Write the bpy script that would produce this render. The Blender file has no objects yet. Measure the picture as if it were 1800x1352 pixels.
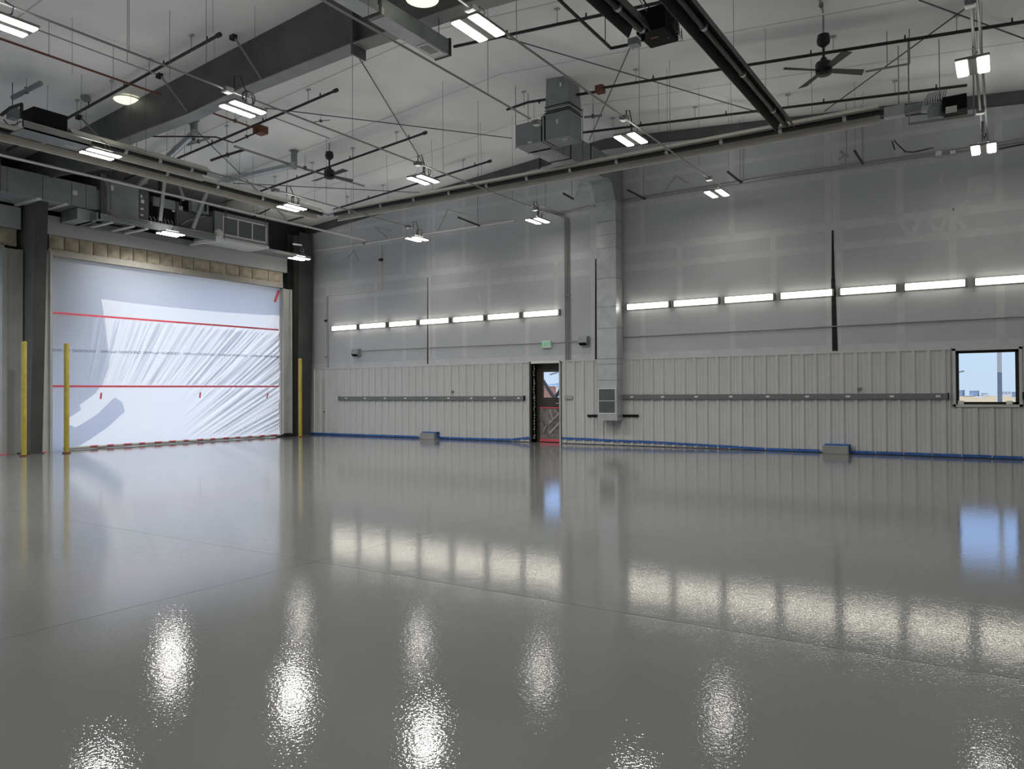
import bpy, math, random
from mathutils import Vector, Matrix, noise
random.seed(7)
S = bpy.context.scene
COL = S.collection
# ------------------------------------------------------------ camera model (1800 x 1352 frame)
F0, YAW, PIT, ROL, CH = 1333., .5768, .01135, -.00576, 1.5
Fw = Vector((-math.sin(YAW)*math.cos(PIT), math.cos(YAW)*math.cos(PIT), math.sin(PIT)))
_r = Fw.cross(Vector((0, 0, 1))).normalized(); _u = _r.cross(Fw)
Rt = _r*math.cos(ROL)+_u*math.sin(ROL); Up = _u*math.cos(ROL)-_r*math.sin(ROL)
CP = Vector((0, 0, CH))
def ray(px, py): return Fw+Rt*((px-900)/F0)-Up*((py-676)/F0)
def at(px, py, X=None, Y=None, Z=None):
    """the point of a plane of the building that a reading of the photo falls on"""
    d = ray(px, py)
    t = (X-CP.x)/d.x if X is not None else (Y-CP.y)/d.y if Y is not None else (Z-CP.z)/d.z
    return CP+d*t
RX, RZ, SL = -9.6, 8.83, .083                       # ridge line and roof slope
def roof(x): return RZ-SL*abs(x-RX)
def atc(px, py, off=0.):
    d = ray(px, py)
    for sg in (1, -1):
        t = (RZ-off-sg*SL*RX-CP.z)/(d.z-sg*SL*d.x); p = CP+d*t
        if t > 0 and sg*(p.x-RX) <= .02: return p
    return p
YB, XL = 19.7, -21.6                                # back wall face, left wall face
# ------------------------------------------------------------ materials
def mat(name, col, rough=.6, metal=0., noise_amt=0., noise_scale=3., bump=0., bump_scale=30., spec=.5, emit=None, estr=0.):
    m = bpy.data.materials.new(name); m.use_nodes = True
    nt = m.node_tree; b = nt.nodes['Principled BSDF']
    b.inputs['Base Color'].default_value = (*col, 1); b.inputs['Roughness'].default_value = rough
    b.inputs['Metallic'].default_value = metal; b.inputs['Specular IOR Level'].default_value = spec
    if emit:
        b.inputs['Emission Color'].default_value = (*emit, 1); b.inputs['Emission Strength'].default_value = estr
    tc = nt.nodes.new('ShaderNodeTexCoord')
    if noise_amt:
        n = nt.nodes.new('ShaderNodeTexNoise'); n.inputs['Scale'].default_value = noise_scale; n.inputs['Detail'].default_value = 6
        r = nt.nodes.new('ShaderNodeValToRGB')
        r.color_ramp.elements[0].position = .3; r.color_ramp.elements[1].position = .7
        r.color_ramp.elements[0].color = (*[c*(1-noise_amt) for c in col], 1)
        r.color_ramp.elements[1].color = (*[min(1, c*(1+noise_amt)) for c in col], 1)
        nt.links.new(tc.outputs['Object'], n.inputs['Vector']); nt.links.new(n.outputs['Fac'], r.inputs['Fac'])
        nt.links.new(r.outputs['Color'], b.inputs['Base Color'])
    if bump:
        n = nt.nodes.new('ShaderNodeTexNoise'); n.inputs['Scale'].default_value = bump_scale; n.inputs['Detail'].default_value = 4
        bp = nt.nodes.new('ShaderNodeBump'); bp.inputs['Strength'].default_value = bump; bp.inputs['Distance'].default_value = .02
        nt.links.new(tc.outputs['Object'], n.inputs['Vector']); nt.links.new(n.outputs['Fac'], bp.inputs['Height'])
        nt.links.new(bp.outputs['Normal'], b.inputs['Normal'])
    return m
M = dict(
    drywall=mat('drywall', (.462, .474, .492), .75, noise_amt=.035, noise_scale=1.2),
    compound=mat('joint_compound', (.525, .534, .548), .75, noise_amt=.06, noise_scale=5),
    panel=mat('white_ribbed_metal', (.55, .55, .542), .4, noise_amt=.02, noise_scale=2),
    liner=mat('white_roof_liner', (.89, .895, .885), .5, noise_amt=.05, noise_scale=.9, bump=.35, bump_scale=1.6),
    seam=mat('liner_seam', (.6, .6, .58), .6),
    steel=mat('dark_primed_steel', (.105, .110, .107), .5, noise_amt=.2, noise_scale=1.5),
    flange=mat('pale_primed_steel', (.27, .275, .27), .5, noise_amt=.12, noise_scale=2),  # paler tone of the primed steel, for the bottom flange and fly braces
    colsteel=mat('column_steel', (.05, .053, .052), .5, noise_amt=.2, noise_scale=2), colweb=mat('column_web', (.15, .158, .15), .5, noise_amt=.15, noise_scale=2),
    black=mat('black_pipe', (.012, .012, .012), .45),
    blackbox=mat('black_box', (.008, .008, .008), .7, spec=.15),
    galv=mat('galvanised_sheet', (.50, .52, .53), .42, .6, noise_amt=.1, noise_scale=4),
    galvdark=mat('grey_sheet_metal', (.27, .29, .295), .5, .3, noise_amt=.12, noise_scale=3),
    conduit=mat('conduit_grey', (.30, .31, .30), .45, .5),
    wire=mat('hanger_wire', (.16, .16, .16), .5, .5),
    alum=mat('heater_aluminium', (.78, .75, .68), .45, .45, noise_amt=.06),
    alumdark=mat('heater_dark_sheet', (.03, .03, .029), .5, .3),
    white=mat('white_paint', (.72, .72, .70), .5),
    grey=mat('grey_jamb', (.40, .41, .39), .5, noise_amt=.08, noise_scale=2),
    trimwood=mat('beige_trim', (.36, .34, .30), .6, noise_amt=.08, noise_scale=6),
    batt=mat('insulation_batt', (.42, .38, .29), .9, noise_amt=.22, noise_scale=5, bump=.5, bump_scale=12),
    yellow=mat('yellow_paint', (.40, .32, .04), .45, noise_amt=.15, noise_scale=8),
    red=mat('red_tape', (.66, .09, .12), .5),
    blue=mat('blue_tape', (.025, .11, .36), .6, noise_amt=.3, noise_scale=9),
    raceway=mat('raceway_grey', (.15, .16, .16), .5),
    boxgrey=mat('grey_box', (.28, .28, .27), .55, noise_amt=.1),
    bronze=mat('dark_bronze', (.018, .014, .011), .4),
    brown=mat('brown_door', (.05, .042, .036), .45),
    gap=mat('dark_gap', (.008, .009, .010), .8),
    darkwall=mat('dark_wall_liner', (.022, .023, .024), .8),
    wrap=mat('clear_wrap', (.19, .17, .165), .2, noise_amt=.4, noise_scale=9, bump=.8, bump_scale=7),
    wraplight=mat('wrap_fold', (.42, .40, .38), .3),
    louver=mat('louver_dark', (.09, .10, .10), .5),
    paper=mat('paper_label', (.68, .68, .66), .7),
    exitw=mat('exit_white', (.62, .70, .64), .5),
    exitg=mat('exit_green', (.02, .30, .10), .5, emit=(.05, .8, .3), estr=.25),
    led=mat('lit_panel', (.9, .9, .9), .4, emit=(1., .95, .86), estr=16.),
    tube=mat('lit_tube', (.9, .9, .9), .4, emit=(1., .95, .80), estr=4.5),
    dome=mat('skylight_dome', (.85, .85, .75), .4, emit=(.95, .95, .72), estr=.75),
    cord=mat('black_cord', (.008, .008, .008), .5),
    redpipe=mat('rust_fitting', (.16, .05, .035), .6),
    ink=mat('grey_print', (.06, .07, .09), .7),
    field=mat('dry_field', (.62, .46, .24), .95, noise_amt=.15, noise_scale=.08),
    farwhite=mat('far_white', (.75, .77, .80), .8), farblue=mat('far_blue', (.28, .36, .48), .8),
    farbrick=mat('far_brick', (.34, .17, .13), .9, noise_amt=.2, noise_scale=.6),
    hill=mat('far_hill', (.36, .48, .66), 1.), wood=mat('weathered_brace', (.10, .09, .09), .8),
    concrete=mat('apron_concrete', (.42, .41, .39), .9, noise_amt=.1, noise_scale=.6),
    blocker=mat('blocker_grey', (.06, .06, .06), .6),  # for the added shadow plates outside the sheet
    fan=mat('fan_black', (.010, .010, .010), .4), blade=mat('fan_blade', (.02, .02, .02), .45),
)
def floor_material():
    m = bpy.data.materials.new('grey_epoxy'); m.use_nodes = True
    nt = m.node_tree; N = nt.nodes; L = nt.links; b = N['Principled BSDF']
    tc = N.new('ShaderNodeTexCoord'); sx = N.new('ShaderNodeSeparateXYZ'); L.new(tc.outputs['Object'], sx.inputs[0])
    n = N.new('ShaderNodeTexNoise'); n.inputs['Scale'].default_value = .45; n.inputs['Detail'].default_value = 5
    r = N.new('ShaderNodeValToRGB'); r.color_ramp.elements[0].position = .3; r.color_ramp.elements[1].position = .7
    r.color_ramp.elements[0].color = (.165, .168, .166, 1); r.color_ramp.elements[1].color = (.192, .195, .193, 1)
    L.new(tc.outputs['Object'], n.inputs['Vector']); L.new(n.outputs['Fac'], r.inputs['Fac']); L.new(r.outputs['Color'], b.inputs['Base Color'])
    b.inputs['Roughness'].default_value = .03; b.inputs['Specular IOR Level'].default_value = .30
    # the nearest slab has a coarser orange-peel coat than the slabs beyond the joints
    gx = N.new('ShaderNodeMath'); gx.operation = 'GREATER_THAN'; gx.inputs[1].default_value = -5.2; L.new(sx.outputs['X'], gx.inputs[0])
    ly = N.new('ShaderNodeMath'); ly.operation = 'LESS_THAN'; ly.inputs[1].default_value = 4.75; L.new(sx.outputs['Y'], ly.inputs[0])
    lt = N.new('ShaderNodeMath'); lt.operation = 'MULTIPLY'; L.new(gx.outputs[0], lt.inputs[0]); L.new(ly.outputs[0], lt.inputs[1])
    mr = N.new('ShaderNodeMapRange'); L.new(lt.outputs[0], mr.inputs['Value'])
    mr.inputs['To Min'].default_value = .30; mr.inputs['To Max'].default_value = .48
    n1 = N.new('ShaderNodeTexNoise'); n1.inputs['Scale'].default_value = 52; n1.inputs['Detail'].default_value = 2
    n2 = N.new('ShaderNodeTexNoise'); n2.inputs['Scale'].default_value = 5; n2.inputs['Detail'].default_value = 2
    L.new(tc.outputs['Object'], n1.inputs['Vector']); L.new(tc.outputs['Object'], n2.inputs['Vector'])
    b1 = N.new('ShaderNodeBump'); b1.inputs['Distance'].default_value = .0017; L.new(mr.outputs[0], b1.inputs['Strength']); L.new(n1.outputs['Fac'], b1.inputs['Height'])
    b2 = N.new('ShaderNodeBump'); b2.inputs['Distance'].default_value = .004; b2.inputs['Strength'].default_value = .12; L.new(n2.outputs['Fac'], b2.inputs['Height'])
    L.new(b1.outputs['Normal'], b2.inputs['Normal']); L.new(b2.outputs['Normal'], b.inputs['Normal'])
    return m
M['floor'] = floor_material()
def sheet_material():
    m = bpy.data.materials.new('white_plastic_film'); m.use_nodes = True
    nt = m.node_tree; N = nt.nodes; L = nt.links; N.remove(N['Principled BSDF'])
    t = N.new('ShaderNodeBsdfTranslucent'); t.inputs[0].default_value = (.80, .81, .82, 1)
    d = N.new('ShaderNodeBsdfDiffuse'); d.inputs[0].default_value = (.74, .74, .76, 1)
    g = N.new('ShaderNodeBsdfGlossy'); g.inputs['Roughness'].default_value = .35
    a = N.new('ShaderNodeMixShader'); a.inputs[0].default_value = .22; L.new(t.outputs[0], a.inputs[1]); L.new(d.outputs[0], a.inputs[2])
    c = N.new('ShaderNodeMixShader'); c.inputs[0].default_value = .03; L.new(a.outputs[0], c.inputs[1]); L.new(g.outputs[0], c.inputs[2])
    L.new(c.outputs[0], N['Material Output'].inputs[0]); return m
M['sheet'] = sheet_material()
def glass_material():
    m = bpy.data.materials.new('window_glass'); m.use_nodes = True
    nt = m.node_tree; N = nt.nodes; L = nt.links; N.remove(N['Principled BSDF'])
    t = N.new('ShaderNodeBsdfTransparent'); t.inputs[0].default_value = (.93, .95, .96, 1)
    g = N.new('ShaderNodeBsdfGlossy'); g.inputs['Roughness'].default_value = .02
    f = N.new('ShaderNodeFresnel'); f.inputs[0].default_value = 1.45
    x = N.new('ShaderNodeMixShader'); L.new(f.outputs[0], x.inputs[0]); L.new(t.outputs[0], x.inputs[1]); L.new(g.outputs[0], x.inputs[2])
    L.new(x.outputs[0], N['Material Output'].inputs[0]); return m
M['glass'] = glass_material()
# ------------------------------------------------------------ mesh builder
class MB:
    def __init__(s): s.v = []; s.f = []; s.m = []
    def add(s, vs, fs, mi=0):
        o = len(s.v); s.v += [Vector(v) for v in vs]; s.f += [tuple(i+o for i in f) for f in fs]; s.m += [mi]*len(fs); return s
    def hexa(s, p, mi=0):
        return s.add(p, [(0, 3, 2, 1), (4, 5, 6, 7), (0, 1, 5, 4), (1, 2, 6, 5), (2, 3, 7, 6), (3, 0, 4, 7)], mi)
    def box(s, x0, y0, z0, x1, y1, z1, mi=0):
        return s.hexa([(x0, y0, z0), (x1, y0, z0), (x1, y1, z0), (x0, y1, z0), (x0, y0, z1), (x1, y0, z1), (x1, y1, z1), (x0, y1, z1)], mi)
    def bar(s, p, q, w, h, up=(0, 0, 1), mi=0):
        p, q = Vector(p), Vector(q); d = (q-p).normalized(); u = Vector(up)
        if abs(d.dot(u)) > .99: u = Vector((1, 0, 0))
        a = d.cross(u).normalized()*w/2; b = a.cross(d).normalized()*h/2
        return s.hexa([p-a-b, p+a-b, p+a+b, p-a+b, q-a-b, q+a-b, q+a+b, q-a+b], mi)
    def tube(s, pts, r, n=8, mi=0):
        pts = [Vector(p) for p in pts]; rings = []; ref = None
        for i, p in enumerate(pts):
            a = pts[max(i-1, 0)]; b = pts[min(i+1, len(pts)-1)]; d = (b-a).normalized()
            if ref is None:
                ref = d.cross(Vector((0, 0, 1)) if abs(d.z) < .9 else Vector((1, 0, 0))).normalized()
            ref = (ref-d*ref.dot(d)).normalized(); c = d.cross(ref)
            rr = r[i] if isinstance(r, (list, tuple)) else r
            rings.append([p+(ref*math.cos(2*math.pi*k/n)+c*math.sin(2*math.pi*k/n))*rr for k in range(n)])
        vs = [v for g in rings for v in g]; fs = []
        for i in range(len(pts)-1):
            for k in range(n):
                fs.append((i*n+k, i*n+(k+1) % n, (i+1)*n+(k+1) % n, (i+1)*n+k))
        fs.append(tuple(reversed(range(n)))); fs.append(tuple((len(pts)-1)*n+k for k in range(n)))
        return s.add(vs, fs, mi)
    def prism(s, poly, axis, a, b, mi=0):
        def P(u, w, c): return (c, u, w) if axis == 'x' else (u, c, w) if axis == 'y' else (u, w, c)
        n = len(poly); vs = [P(u, w, a) for u, w in poly]+[P(u, w, b) for u, w in poly]
        fs = [tuple(range(n)), tuple(reversed(range(n, 2*n)))]+[(i, i+n, (i+1) % n+n, (i+1) % n) for i in range(n)]
        return s.add(vs, fs, mi)
    def lathe(s, prof, c, n=24, mi=0):
        c = Vector(c); vs = []
        for r, z in prof:
            vs += [c+Vector((r*math.cos(2*math.pi*k/n), r*math.sin(2*math.pi*k/n), z)) for k in range(n)]
        fs = [(i*n+k, i*n+(k+1) % n, (i+1)*n+(k+1) % n, (i+1)*n+k) for i in range(len(prof)-1) for k in range(n)]
        fs += [tuple(reversed(range(n))), tuple((len(prof)-1)*n+k for k in range(n))]
        return s.add(vs, fs, mi)
    def build(s, name, m, parent=None, smooth=False, bevel=0., fix=True):
        me = bpy.data.meshes.new(name); off = Vector((0, 0, 0)); p = parent
        while p is not None: off += Vector(p.location); p = p.parent
        me.from_pydata([v-off for v in s.v], [], s.f)
        for x in (m if isinstance(m, (list, tuple)) else [m]): me.materials.append(M[x])
        me.polygons.foreach_set('material_index', s.m)
        if fix:
            import bmesh
            bm = bmesh.new(); bm.from_mesh(me); bmesh.ops.recalc_face_normals(bm, faces=bm.faces); bm.to_mesh(me); bm.free()
        if smooth: me.polygons.foreach_set('use_smooth', [True]*len(me.polygons))
        me.update()
        o = bpy.data.objects.new(name, me); COL.objects.link(o)
        if parent: o.parent = parent
        if smooth:
            md = o.modifiers.new('edge', 'EDGE_SPLIT'); md.split_angle = math.radians(40)
        if bevel:
            md = o.modifiers.new('bevel', 'BEVEL'); md.width = bevel; md.segments = 2; md.limit_method = 'ANGLE'
        return o
def tag(o, label, cat, group=None):
    o['label'] = label; o['category'] = cat
    if group: o['group'] = group
    return o
def thing(name, label, cat, loc=(0, 0, 0), group=None):
    o = bpy.data.objects.new(name, None); COL.objects.link(o); o.location = loc; o.empty_display_size = .2
    return tag(o, label, cat, group)
def struct(name, mb, m, parent=None, **k):
    o = mb.build(name, m, parent, **k)
    if parent is None: o['kind'] = 'structure'
    return o
def text_mesh(name, body, size, m, parent, mtx, warp=None, depth=0.):
    cu = bpy.data.curves.new(name, 'FONT'); cu.body = body; cu.size = size; cu.align_x = 'CENTER'; cu.align_y = 'CENTER'; cu.extrude = depth
    tmp = bpy.data.objects.new(name, cu); COL.objects.link(tmp)
    dg = bpy.context.evaluated_depsgraph_get(); me = bpy.data.meshes.new_from_object(tmp.evaluated_get(dg))
    bpy.data.objects.remove(tmp); bpy.data.curves.remove(cu)
    off = Vector((0, 0, 0)); p = parent
    while p is not None: off += Vector(p.location); p = p.parent
    for v in me.vertices:
        w = mtx @ v.co
        if warp: w = warp(w)
        v.co = w-off
    me.materials.clear(); me.materials.append(M[m])
    o = bpy.data.objects.new(name, me); COL.objects.link(o); o.parent = parent
    return o
ORD = ['first', 'second', 'third', 'fourth', 'fifth', 'sixth', 'seventh', 'eighth', 'ninth', 'tenth', 'eleventh', 'twelfth', 'thirteenth', 'fourteenth', 'fifteenth', 'sixteenth', 'seventeenth', 'eighteenth', 'nineteenth', 'twentieth']
# ------------------------------------------------------------ setting
XR, YF = 3.6, -2.2                                   # right and front walls, behind the photographer
fl = MB()
jx, jy, g = -5.2, 4.75, .0022
for x0, x1 in ((-22.4, jx-g), (jx+g, XR+.2)):
    for y0, y1 in ((YF-.2, jy-g), (jy+g, 20.05)):
        fl.box(x0, y0, -.2, x1, y1, 0)
fl.box(-22.4, YF-.2, -.21, XR+.2, 20.05, -.0025)
struct('floor', fl, 'floor')
ce = MB()
for a, b in ((-22.9, RX), (RX, XR+.4)):
    za, zb = roof(a), roof(b)
    ce.hexa([(a, YF-.4, za), (b, YF-.4, zb), (b, 20.1, zb), (a, 20.1, za), (a, YF-.4, za+.12), (b, YF-.4, zb+.12), (b, 20.1, zb+.12), (a, 20.1, za+.12)])
for y in (2.2, 6.6, 11.9, 14.4, 17.0):               # flat liner straps, glued to the underside
    for a, b in ((-22.3, RX), (RX, XR)):
        ce.hexa([(a, y, roof(a)-.004), (b, y, roof(b)-.004), (b, y+.03, roof(b)-.004), (a, y+.03, roof(a)-.004), (a, y, roof(a)+.01), (b, y, roof(b)+.01), (b, y+.03, roof(b)+.01), (a, y+.03, roof(a)+.01)], 1)
struct('ceiling', ce, ['liner', 'seam'])
# --- back wall: taped drywall above, ribbed metal below
def rafter_bottom(x):
    return roof(x)-(.34 if x < RX-1 or x > RX+1 else .36)
WX0, WX1, ZW = -22.2, XR, 2.45
DX0, DX1, DZ = -12.09, -11.10, 2.41                  # exit door opening
NX0, NX1, NZ0, NZ1 = -.93, .25, 1.19, 2.39           # window opening
wb = MB()
vA = [at(x, 400, Y=YB).x for x in (815, 926, 1129, 1286, 1456, 1470, 1582, 1757)]+[-17.2, -19.7, -15.9, 2.3]
vB = [at(x, 400, Y=YB).x for x in (859, 977, 1194, 1359, 1457, 1475, 1674)]+[-16.1, -18.5, -20.9, 1.5]
vb = [(c, .15, 0) for c in vA]+[(c, .15, 1) for c in vB]+[(-9.95, .22, 2), (-16.12, .10, 0)]
xs = [WX0]
for c, w, k in vb: xs += [c-w/2, c+w/2]
xs = sorted(x for x in xs+[RX, WX1] if WX0 <= x <= WX1)
hb = [(2.45, 2.62), (4.92, 5.09), (5.42, 5.62), (6.70, 6.88), (7.40, 7.52)]
zs = [2.45, 3.85]
for a, b in hb: zs += [a, b]
zs = sorted(set(zs+[9.2]))
for i in range(len(xs)-1):
    xa, xb = xs[i], xs[i+1]; xm = (xa+xb)/2
    if xb-xa < 1e-5: continue
    ta, tb = rafter_bottom(xa)+.02, rafter_bottom(xb)+.02
    for j in range(len(zs)-1):
        za, zb = zs[j], zs[j+1]; zm = (za+zb)/2
        row = 1 if 3.85 < zm < 5.45 else 0           # the boards are staggered from row to row
        inv = any(abs(xm-c) < w/2 and k in (row, 2) for c, w, k in vb)
        inh = any(a < zm < b for a, b in hb)
        if min(za, ta) >= min(zb, ta) and min(za, tb) >= min(zb, tb): continue
        wb.add([(xa, YB, min(za, ta)), (xb, YB, min(za, tb)), (xb, YB, min(zb, tb)), (xa, YB, min(zb, ta))], [(0, 1, 2, 3)], 1 if (inv or inh) else 0)
def patch(px, py, w, h, ang):
    c = at(px, py, Y=YB-.003); ca, sa = math.cos(ang), math.sin(ang)
    wb.add([(c.x+u*ca-v*sa, YB-.003, c.z+u*sa+v*ca) for u, v in ((-w/2, -h/2), (w/2, -h/2), (w*.4, h/2), (-w*.45, h/2))], [(0, 1, 2, 3)], 1)
for k in range(5): patch(1588+k*24, 397-k*3, .10, .55, -.35 if k % 2 else .5)
for a in ((842, 520, .05, .3, .35), (1655, 312, .07, .25, -.1), (1722, 325, .5, .4, 0), (1690, 360, .4, .08, .4), (600, 540, .12, .06, .2), (650, 545, .06, .2, .5)): patch(*a)
wb.prism([(WX0, ZW), (WX1, ZW), (WX1, rafter_bottom(WX1)), (RX, rafter_bottom(RX)), (WX0, rafter_bottom(WX0))], 'y', YB+.004, YB+.32)
for x0, x1, z0, z1 in ((WX0, DX0, 0, ZW), (DX0, DX1, DZ, ZW), (DX1, NX0, 0, ZW), (NX0, NX1, 0, NZ0), (NX0, NX1, NZ1, ZW), (NX1, WX1, 0, ZW)):
    wb.box(x0, YB+.004, z0, x1, YB+.32, z1)
struct('wall_back', wb, ['drywall', 'compound'], fix=False)
# ribbed panel: major rib every 305 mm with two small ribs between
def rib_panel(mb, x0, x1, z0, z1):
    prof = []; P = .305; k0 = math.floor((x0+22.2)/P)-1
    for k in range(k0, k0+int((x1-x0)/P)+4):
        b = -22.2+k*P
        for dx, dy in ((-.056, 0), (-.026, .040), (.026, .040), (.056, 0), (.105, 0), (.113, .008), (.127, .008), (.135, 0), (.185, 0), (.193, .008), (.207, .008), (.215, 0)):
            prof.append((b+dx, dy))
    pts = [(x0, 0)]+[(x, d) for x, d in prof if x0 < x < x1]+[(x1, 0)]
    vs = []; fs = []
    for x, d in pts: vs += [(x, YB-.03-d, z0), (x, YB-.03-d, z1)]
    for i in range(len(pts)-1): fs.append((2*i, 2*i+2, 2*i+3, 2*i+1))
    mb.add(vs, fs); mb.box(x0, YB-.028, z0, x1, YB+.002, z1)
rp = MB()
for x0, x1, z0, z1 in ((-22.15, DX0-.06, .02, 2.43), (DX1+.06, NX0-.10, .02, 2.43), (NX0-.10, NX1+.06, .02, NZ0-.07), (NX1+.06, XR, .02, 2.43)):
    rib_panel(rp, x0, x1, z0, z1)
struct('wall_wainscot', rp, 'panel', fix=False)
tr = MB(); tr.box(-22.15, YB-.055, 2.415, DX0-.06, YB, 2.455); tr.box(DX1+.06, YB-.055, 2.415, NX0-.1, YB, 2.455); tr.box(NX1+.1, YB-.055, 2.415, XR, YB, 2.455)
struct('trim_1', tr, 'panel')
gp = MB()                                            # open black gaps between the wall boards
for (a, b, w0, w1) in (((752, 488), (752, 640), .022, .05), ((1463.5, 405), (1464.5, 490), .04, .075), ((1464.5, 490), (1468, 617), .09, .13), ((1047.5, 455), (1047.5, 632), .045, .06)):
    p, q = at(*a, Y=YB), at(*b, Y=YB); gp.hexa([(q.x-w1/2, YB-.006, q.z), (q.x+w1/2, YB-.006, q.z), (q.x+w1/2, YB+.003, q.z), (q.x-w1/2, YB+.003, q.z), (p.x-w0/2, YB-.006, p.z), (p.x+w0/2, YB-.006, p.z), (p.x+w0/2, YB+.003, p.z), (p.x-w0/2, YB+.003, p.z)])
struct('trim_2', gp, 'gap')
# --- left wall: dark framing behind, drywall header, openings for the two big doors
wl = MB()
OY0, OY1, OZ = 10.42, 18.2, 5.30                     # big door opening
PY1 = 9.18                                           # next opening ends here (its own door runs out of the frame)
PY0 = 1.6
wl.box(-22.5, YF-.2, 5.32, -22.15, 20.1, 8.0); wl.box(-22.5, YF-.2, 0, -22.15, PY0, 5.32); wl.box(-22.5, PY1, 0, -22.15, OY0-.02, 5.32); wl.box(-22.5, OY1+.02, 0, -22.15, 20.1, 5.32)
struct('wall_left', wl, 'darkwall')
hd = MB(); hd.box(-22.15, 10.25, 5.87, XL, 18.42, 6.38); hd.box(-22.15, YF, 5.87, XL, 9.62, 6.44)
struct('trim_3', hd, 'drywall')
struct('trim_4', MB().box(-22.15, OY0-.12, 5.30, XL+.01, OY1+.02, 5.47).box(-22.15, PY0, 5.30, XL+.01, PY1+.05, 5.40), 'trimwood')
# grey folded jamb posts
def jamb(name_, y0, y1, z1):
    mb = MB(); w = y1-y0
    mb.box(-22.2, y0, 0, XL-.01, y1, z1)
    mb.box(XL-.01, y0, 0, XL+.03, y0+w*.24, z1); mb.box(XL-.01, y1-w*.22, 0, XL+.03, y1, z1)
    return struct(name_, mb, 'grey')
jamb('trim_5', 9.17, 9.66, 5.33); jamb('trim_6', 10.10, 10.40, 5.42); jamb('trim_7', 18.22, 18.62, 5.28)
struct('wall_right', MB().box(XR, YF-.2, 0, XR+.2, 20.1, 8.2), 'drywall')
struct('wall_front', MB().prism([(-22.5, 0), (XR+.2, 0), (XR+.2, roof(XR)), (RX, RZ), (-22.5, roof(-22.5))], 'y', YF-.2, YF), 'drywall')
# ------------------------------------------------------------ insulation batts over the doors
def batt(y0, y1, z0, z1, label):
    mb = MB(); nx, nz = 6, 5; vs = []; fs = []
    for i in range(nx+1):
        for j in range(nz+1):
            u, v = i/nx, j/nz; bulge = .07*(1-(2*u-1)**4)*(1-(2*v-1)**4)+.02*noise.noise((y0*9+u*2, v*3, 1))
            vs.append((XL-.09+bulge, y0+(y1-y0)*u, z0+(z1-z0)*v))
    for i in range(nx):
        for j in range(nz):
            a = i*(nz+1)+j; fs.append((a, a+nz+1, a+nz+2, a+1))
    mb.add(vs, fs); mb.box(-22.1, y0, z0, XL-.08, y1, z1)
    tag(mb.build('insulation_batt', 'batt', smooth=True), label, 'insulation', 'insulation batts above the big doors')
ys = [at(x, 430, X=XL).y for x in (88.5, 116, 142, 167, 192, 214, 237, 261, 284, 306, 323, 343, 372, 400, 423, 446, 474, 500)]
for i in range(len(ys)-1):
    batt(ys[i]+.012, ys[i+1]-.012, 5.475, 5.865, '%s beige insulation batt from the left in the row above the plastic-covered door' % ORD[i])
yb = [8.55, 9.07, 9.24, 9.6]
batt(9.10, 9.55, 5.42, 5.86, 'beige insulation batt above the far left jamb, beside the dark steel column')
batt(8.3, 9.06, 5.42, 5.86, 'beige insulation batt cut off by the left edge of the photo')
# ------------------------------------------------------------ steel frame
FY = 9.80
def ibeam_vertical(label, y, x_top, x_bot, ztop, fw=.36):
    t = thing('steel_column', label, 'column', (-21.3, y, 0))
    xb = -22.1
    MB().prism([(xb, 0), (x_bot, 0), (x_top, ztop), (xb, ztop)], 'y', y-.012, y+.012).build('web', 'colweb', t)
    MB().hexa([(x_bot, y-fw/2, 0), (x_bot+.02, y-fw/2, 0), (x_bot+.02, y+fw/2, 0), (x_bot, y+fw/2, 0), (x_top, y-fw/2, ztop), (x_top+.02, y-fw/2, ztop), (x_top+.02, y+fw/2, ztop), (x_top, y+fw/2, ztop)]).build('inner_flange', 'colsteel', t)
    MB().box(xb-.02, y-fw/2, 0, xb, y+fw/2, ztop).build('outer_flange', 'colsteel', t)
    MB().box(xb-.04, y-fw/2-.03, .0, x_bot+.06, y+fw/2+.03, .025).build('base_plate', 'colsteel', t)
    return t
ibeam_vertical('dark tapered steel column between the two big doors', 9.71, -20.66, -20.98, 7.2, .29)
ibeam_vertical('dark steel column in the far corner beside the taped plastic door', 19.15, -21.45, -21.6, 7.4, .62)
t = thing('roof_beam', 'deep dark steel roof beam crossing the upper left of the hall', 'beam', (RX, FY, 7.8))
bot = [(-17.95, 6.90), (-17.9, 7.36), (-14.4, 7.44), (-12.55, 7.60), (-9.75, 7.70), (-7.0, 7.70), (-2, 7.45), (XR, 7.05)]
top = [(XR, roof(XR)-.01), (RX, RZ-.01), (-22.05, roof(-22.05)-.01)]
MB().prism([(-22.05, 7.1), (-20.4, 7.08)]+bot+top, 'y', FY-.012, FY+.012).build('web', 'steel', t)
fb = MB()
for (a, b) in zip(bot[1:-1], bot[2:]):
    fb.hexa([(a[0], FY-.16, a[1]-.02), (b[0], FY-.16, b[1]-.02), (b[0], FY+.16, b[1]-.02), (a[0], FY+.16, a[1]-.02), (a[0], FY-.16, a[1]), (b[0], FY-.16, b[1]), (b[0], FY+.16, b[1]), (a[0], FY+.16, a[1])])
fb.build('bottom_flange', 'flange', t)
MB().box(-17.98, FY-.16, 6.90, -17.93, FY+.16, 7.4).build('haunch_flange', 'steel', t)
sp = MB().box(-9.62, FY-.17, 7.5, -9.58, FY+.17, RZ-.02); sp.build('splice_plate', 'steel', t)
t = thing('roof_beam', 'dark steel end beam running along the top of the back wall', 'beam', (RX, YB+.15, 8.4))
pts = [(-22.2, roof(-22.2)), (RX, RZ), (XR, roof(XR))]
MB().prism([(x, z-.345-(.0 if i != 1 else .02)) for i, (x, z) in enumerate(pts)]+[(x, z-.002) for x, z in reversed(pts)], 'y', YB+.05, YB+.30).build('web', 'steel', t)
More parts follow.
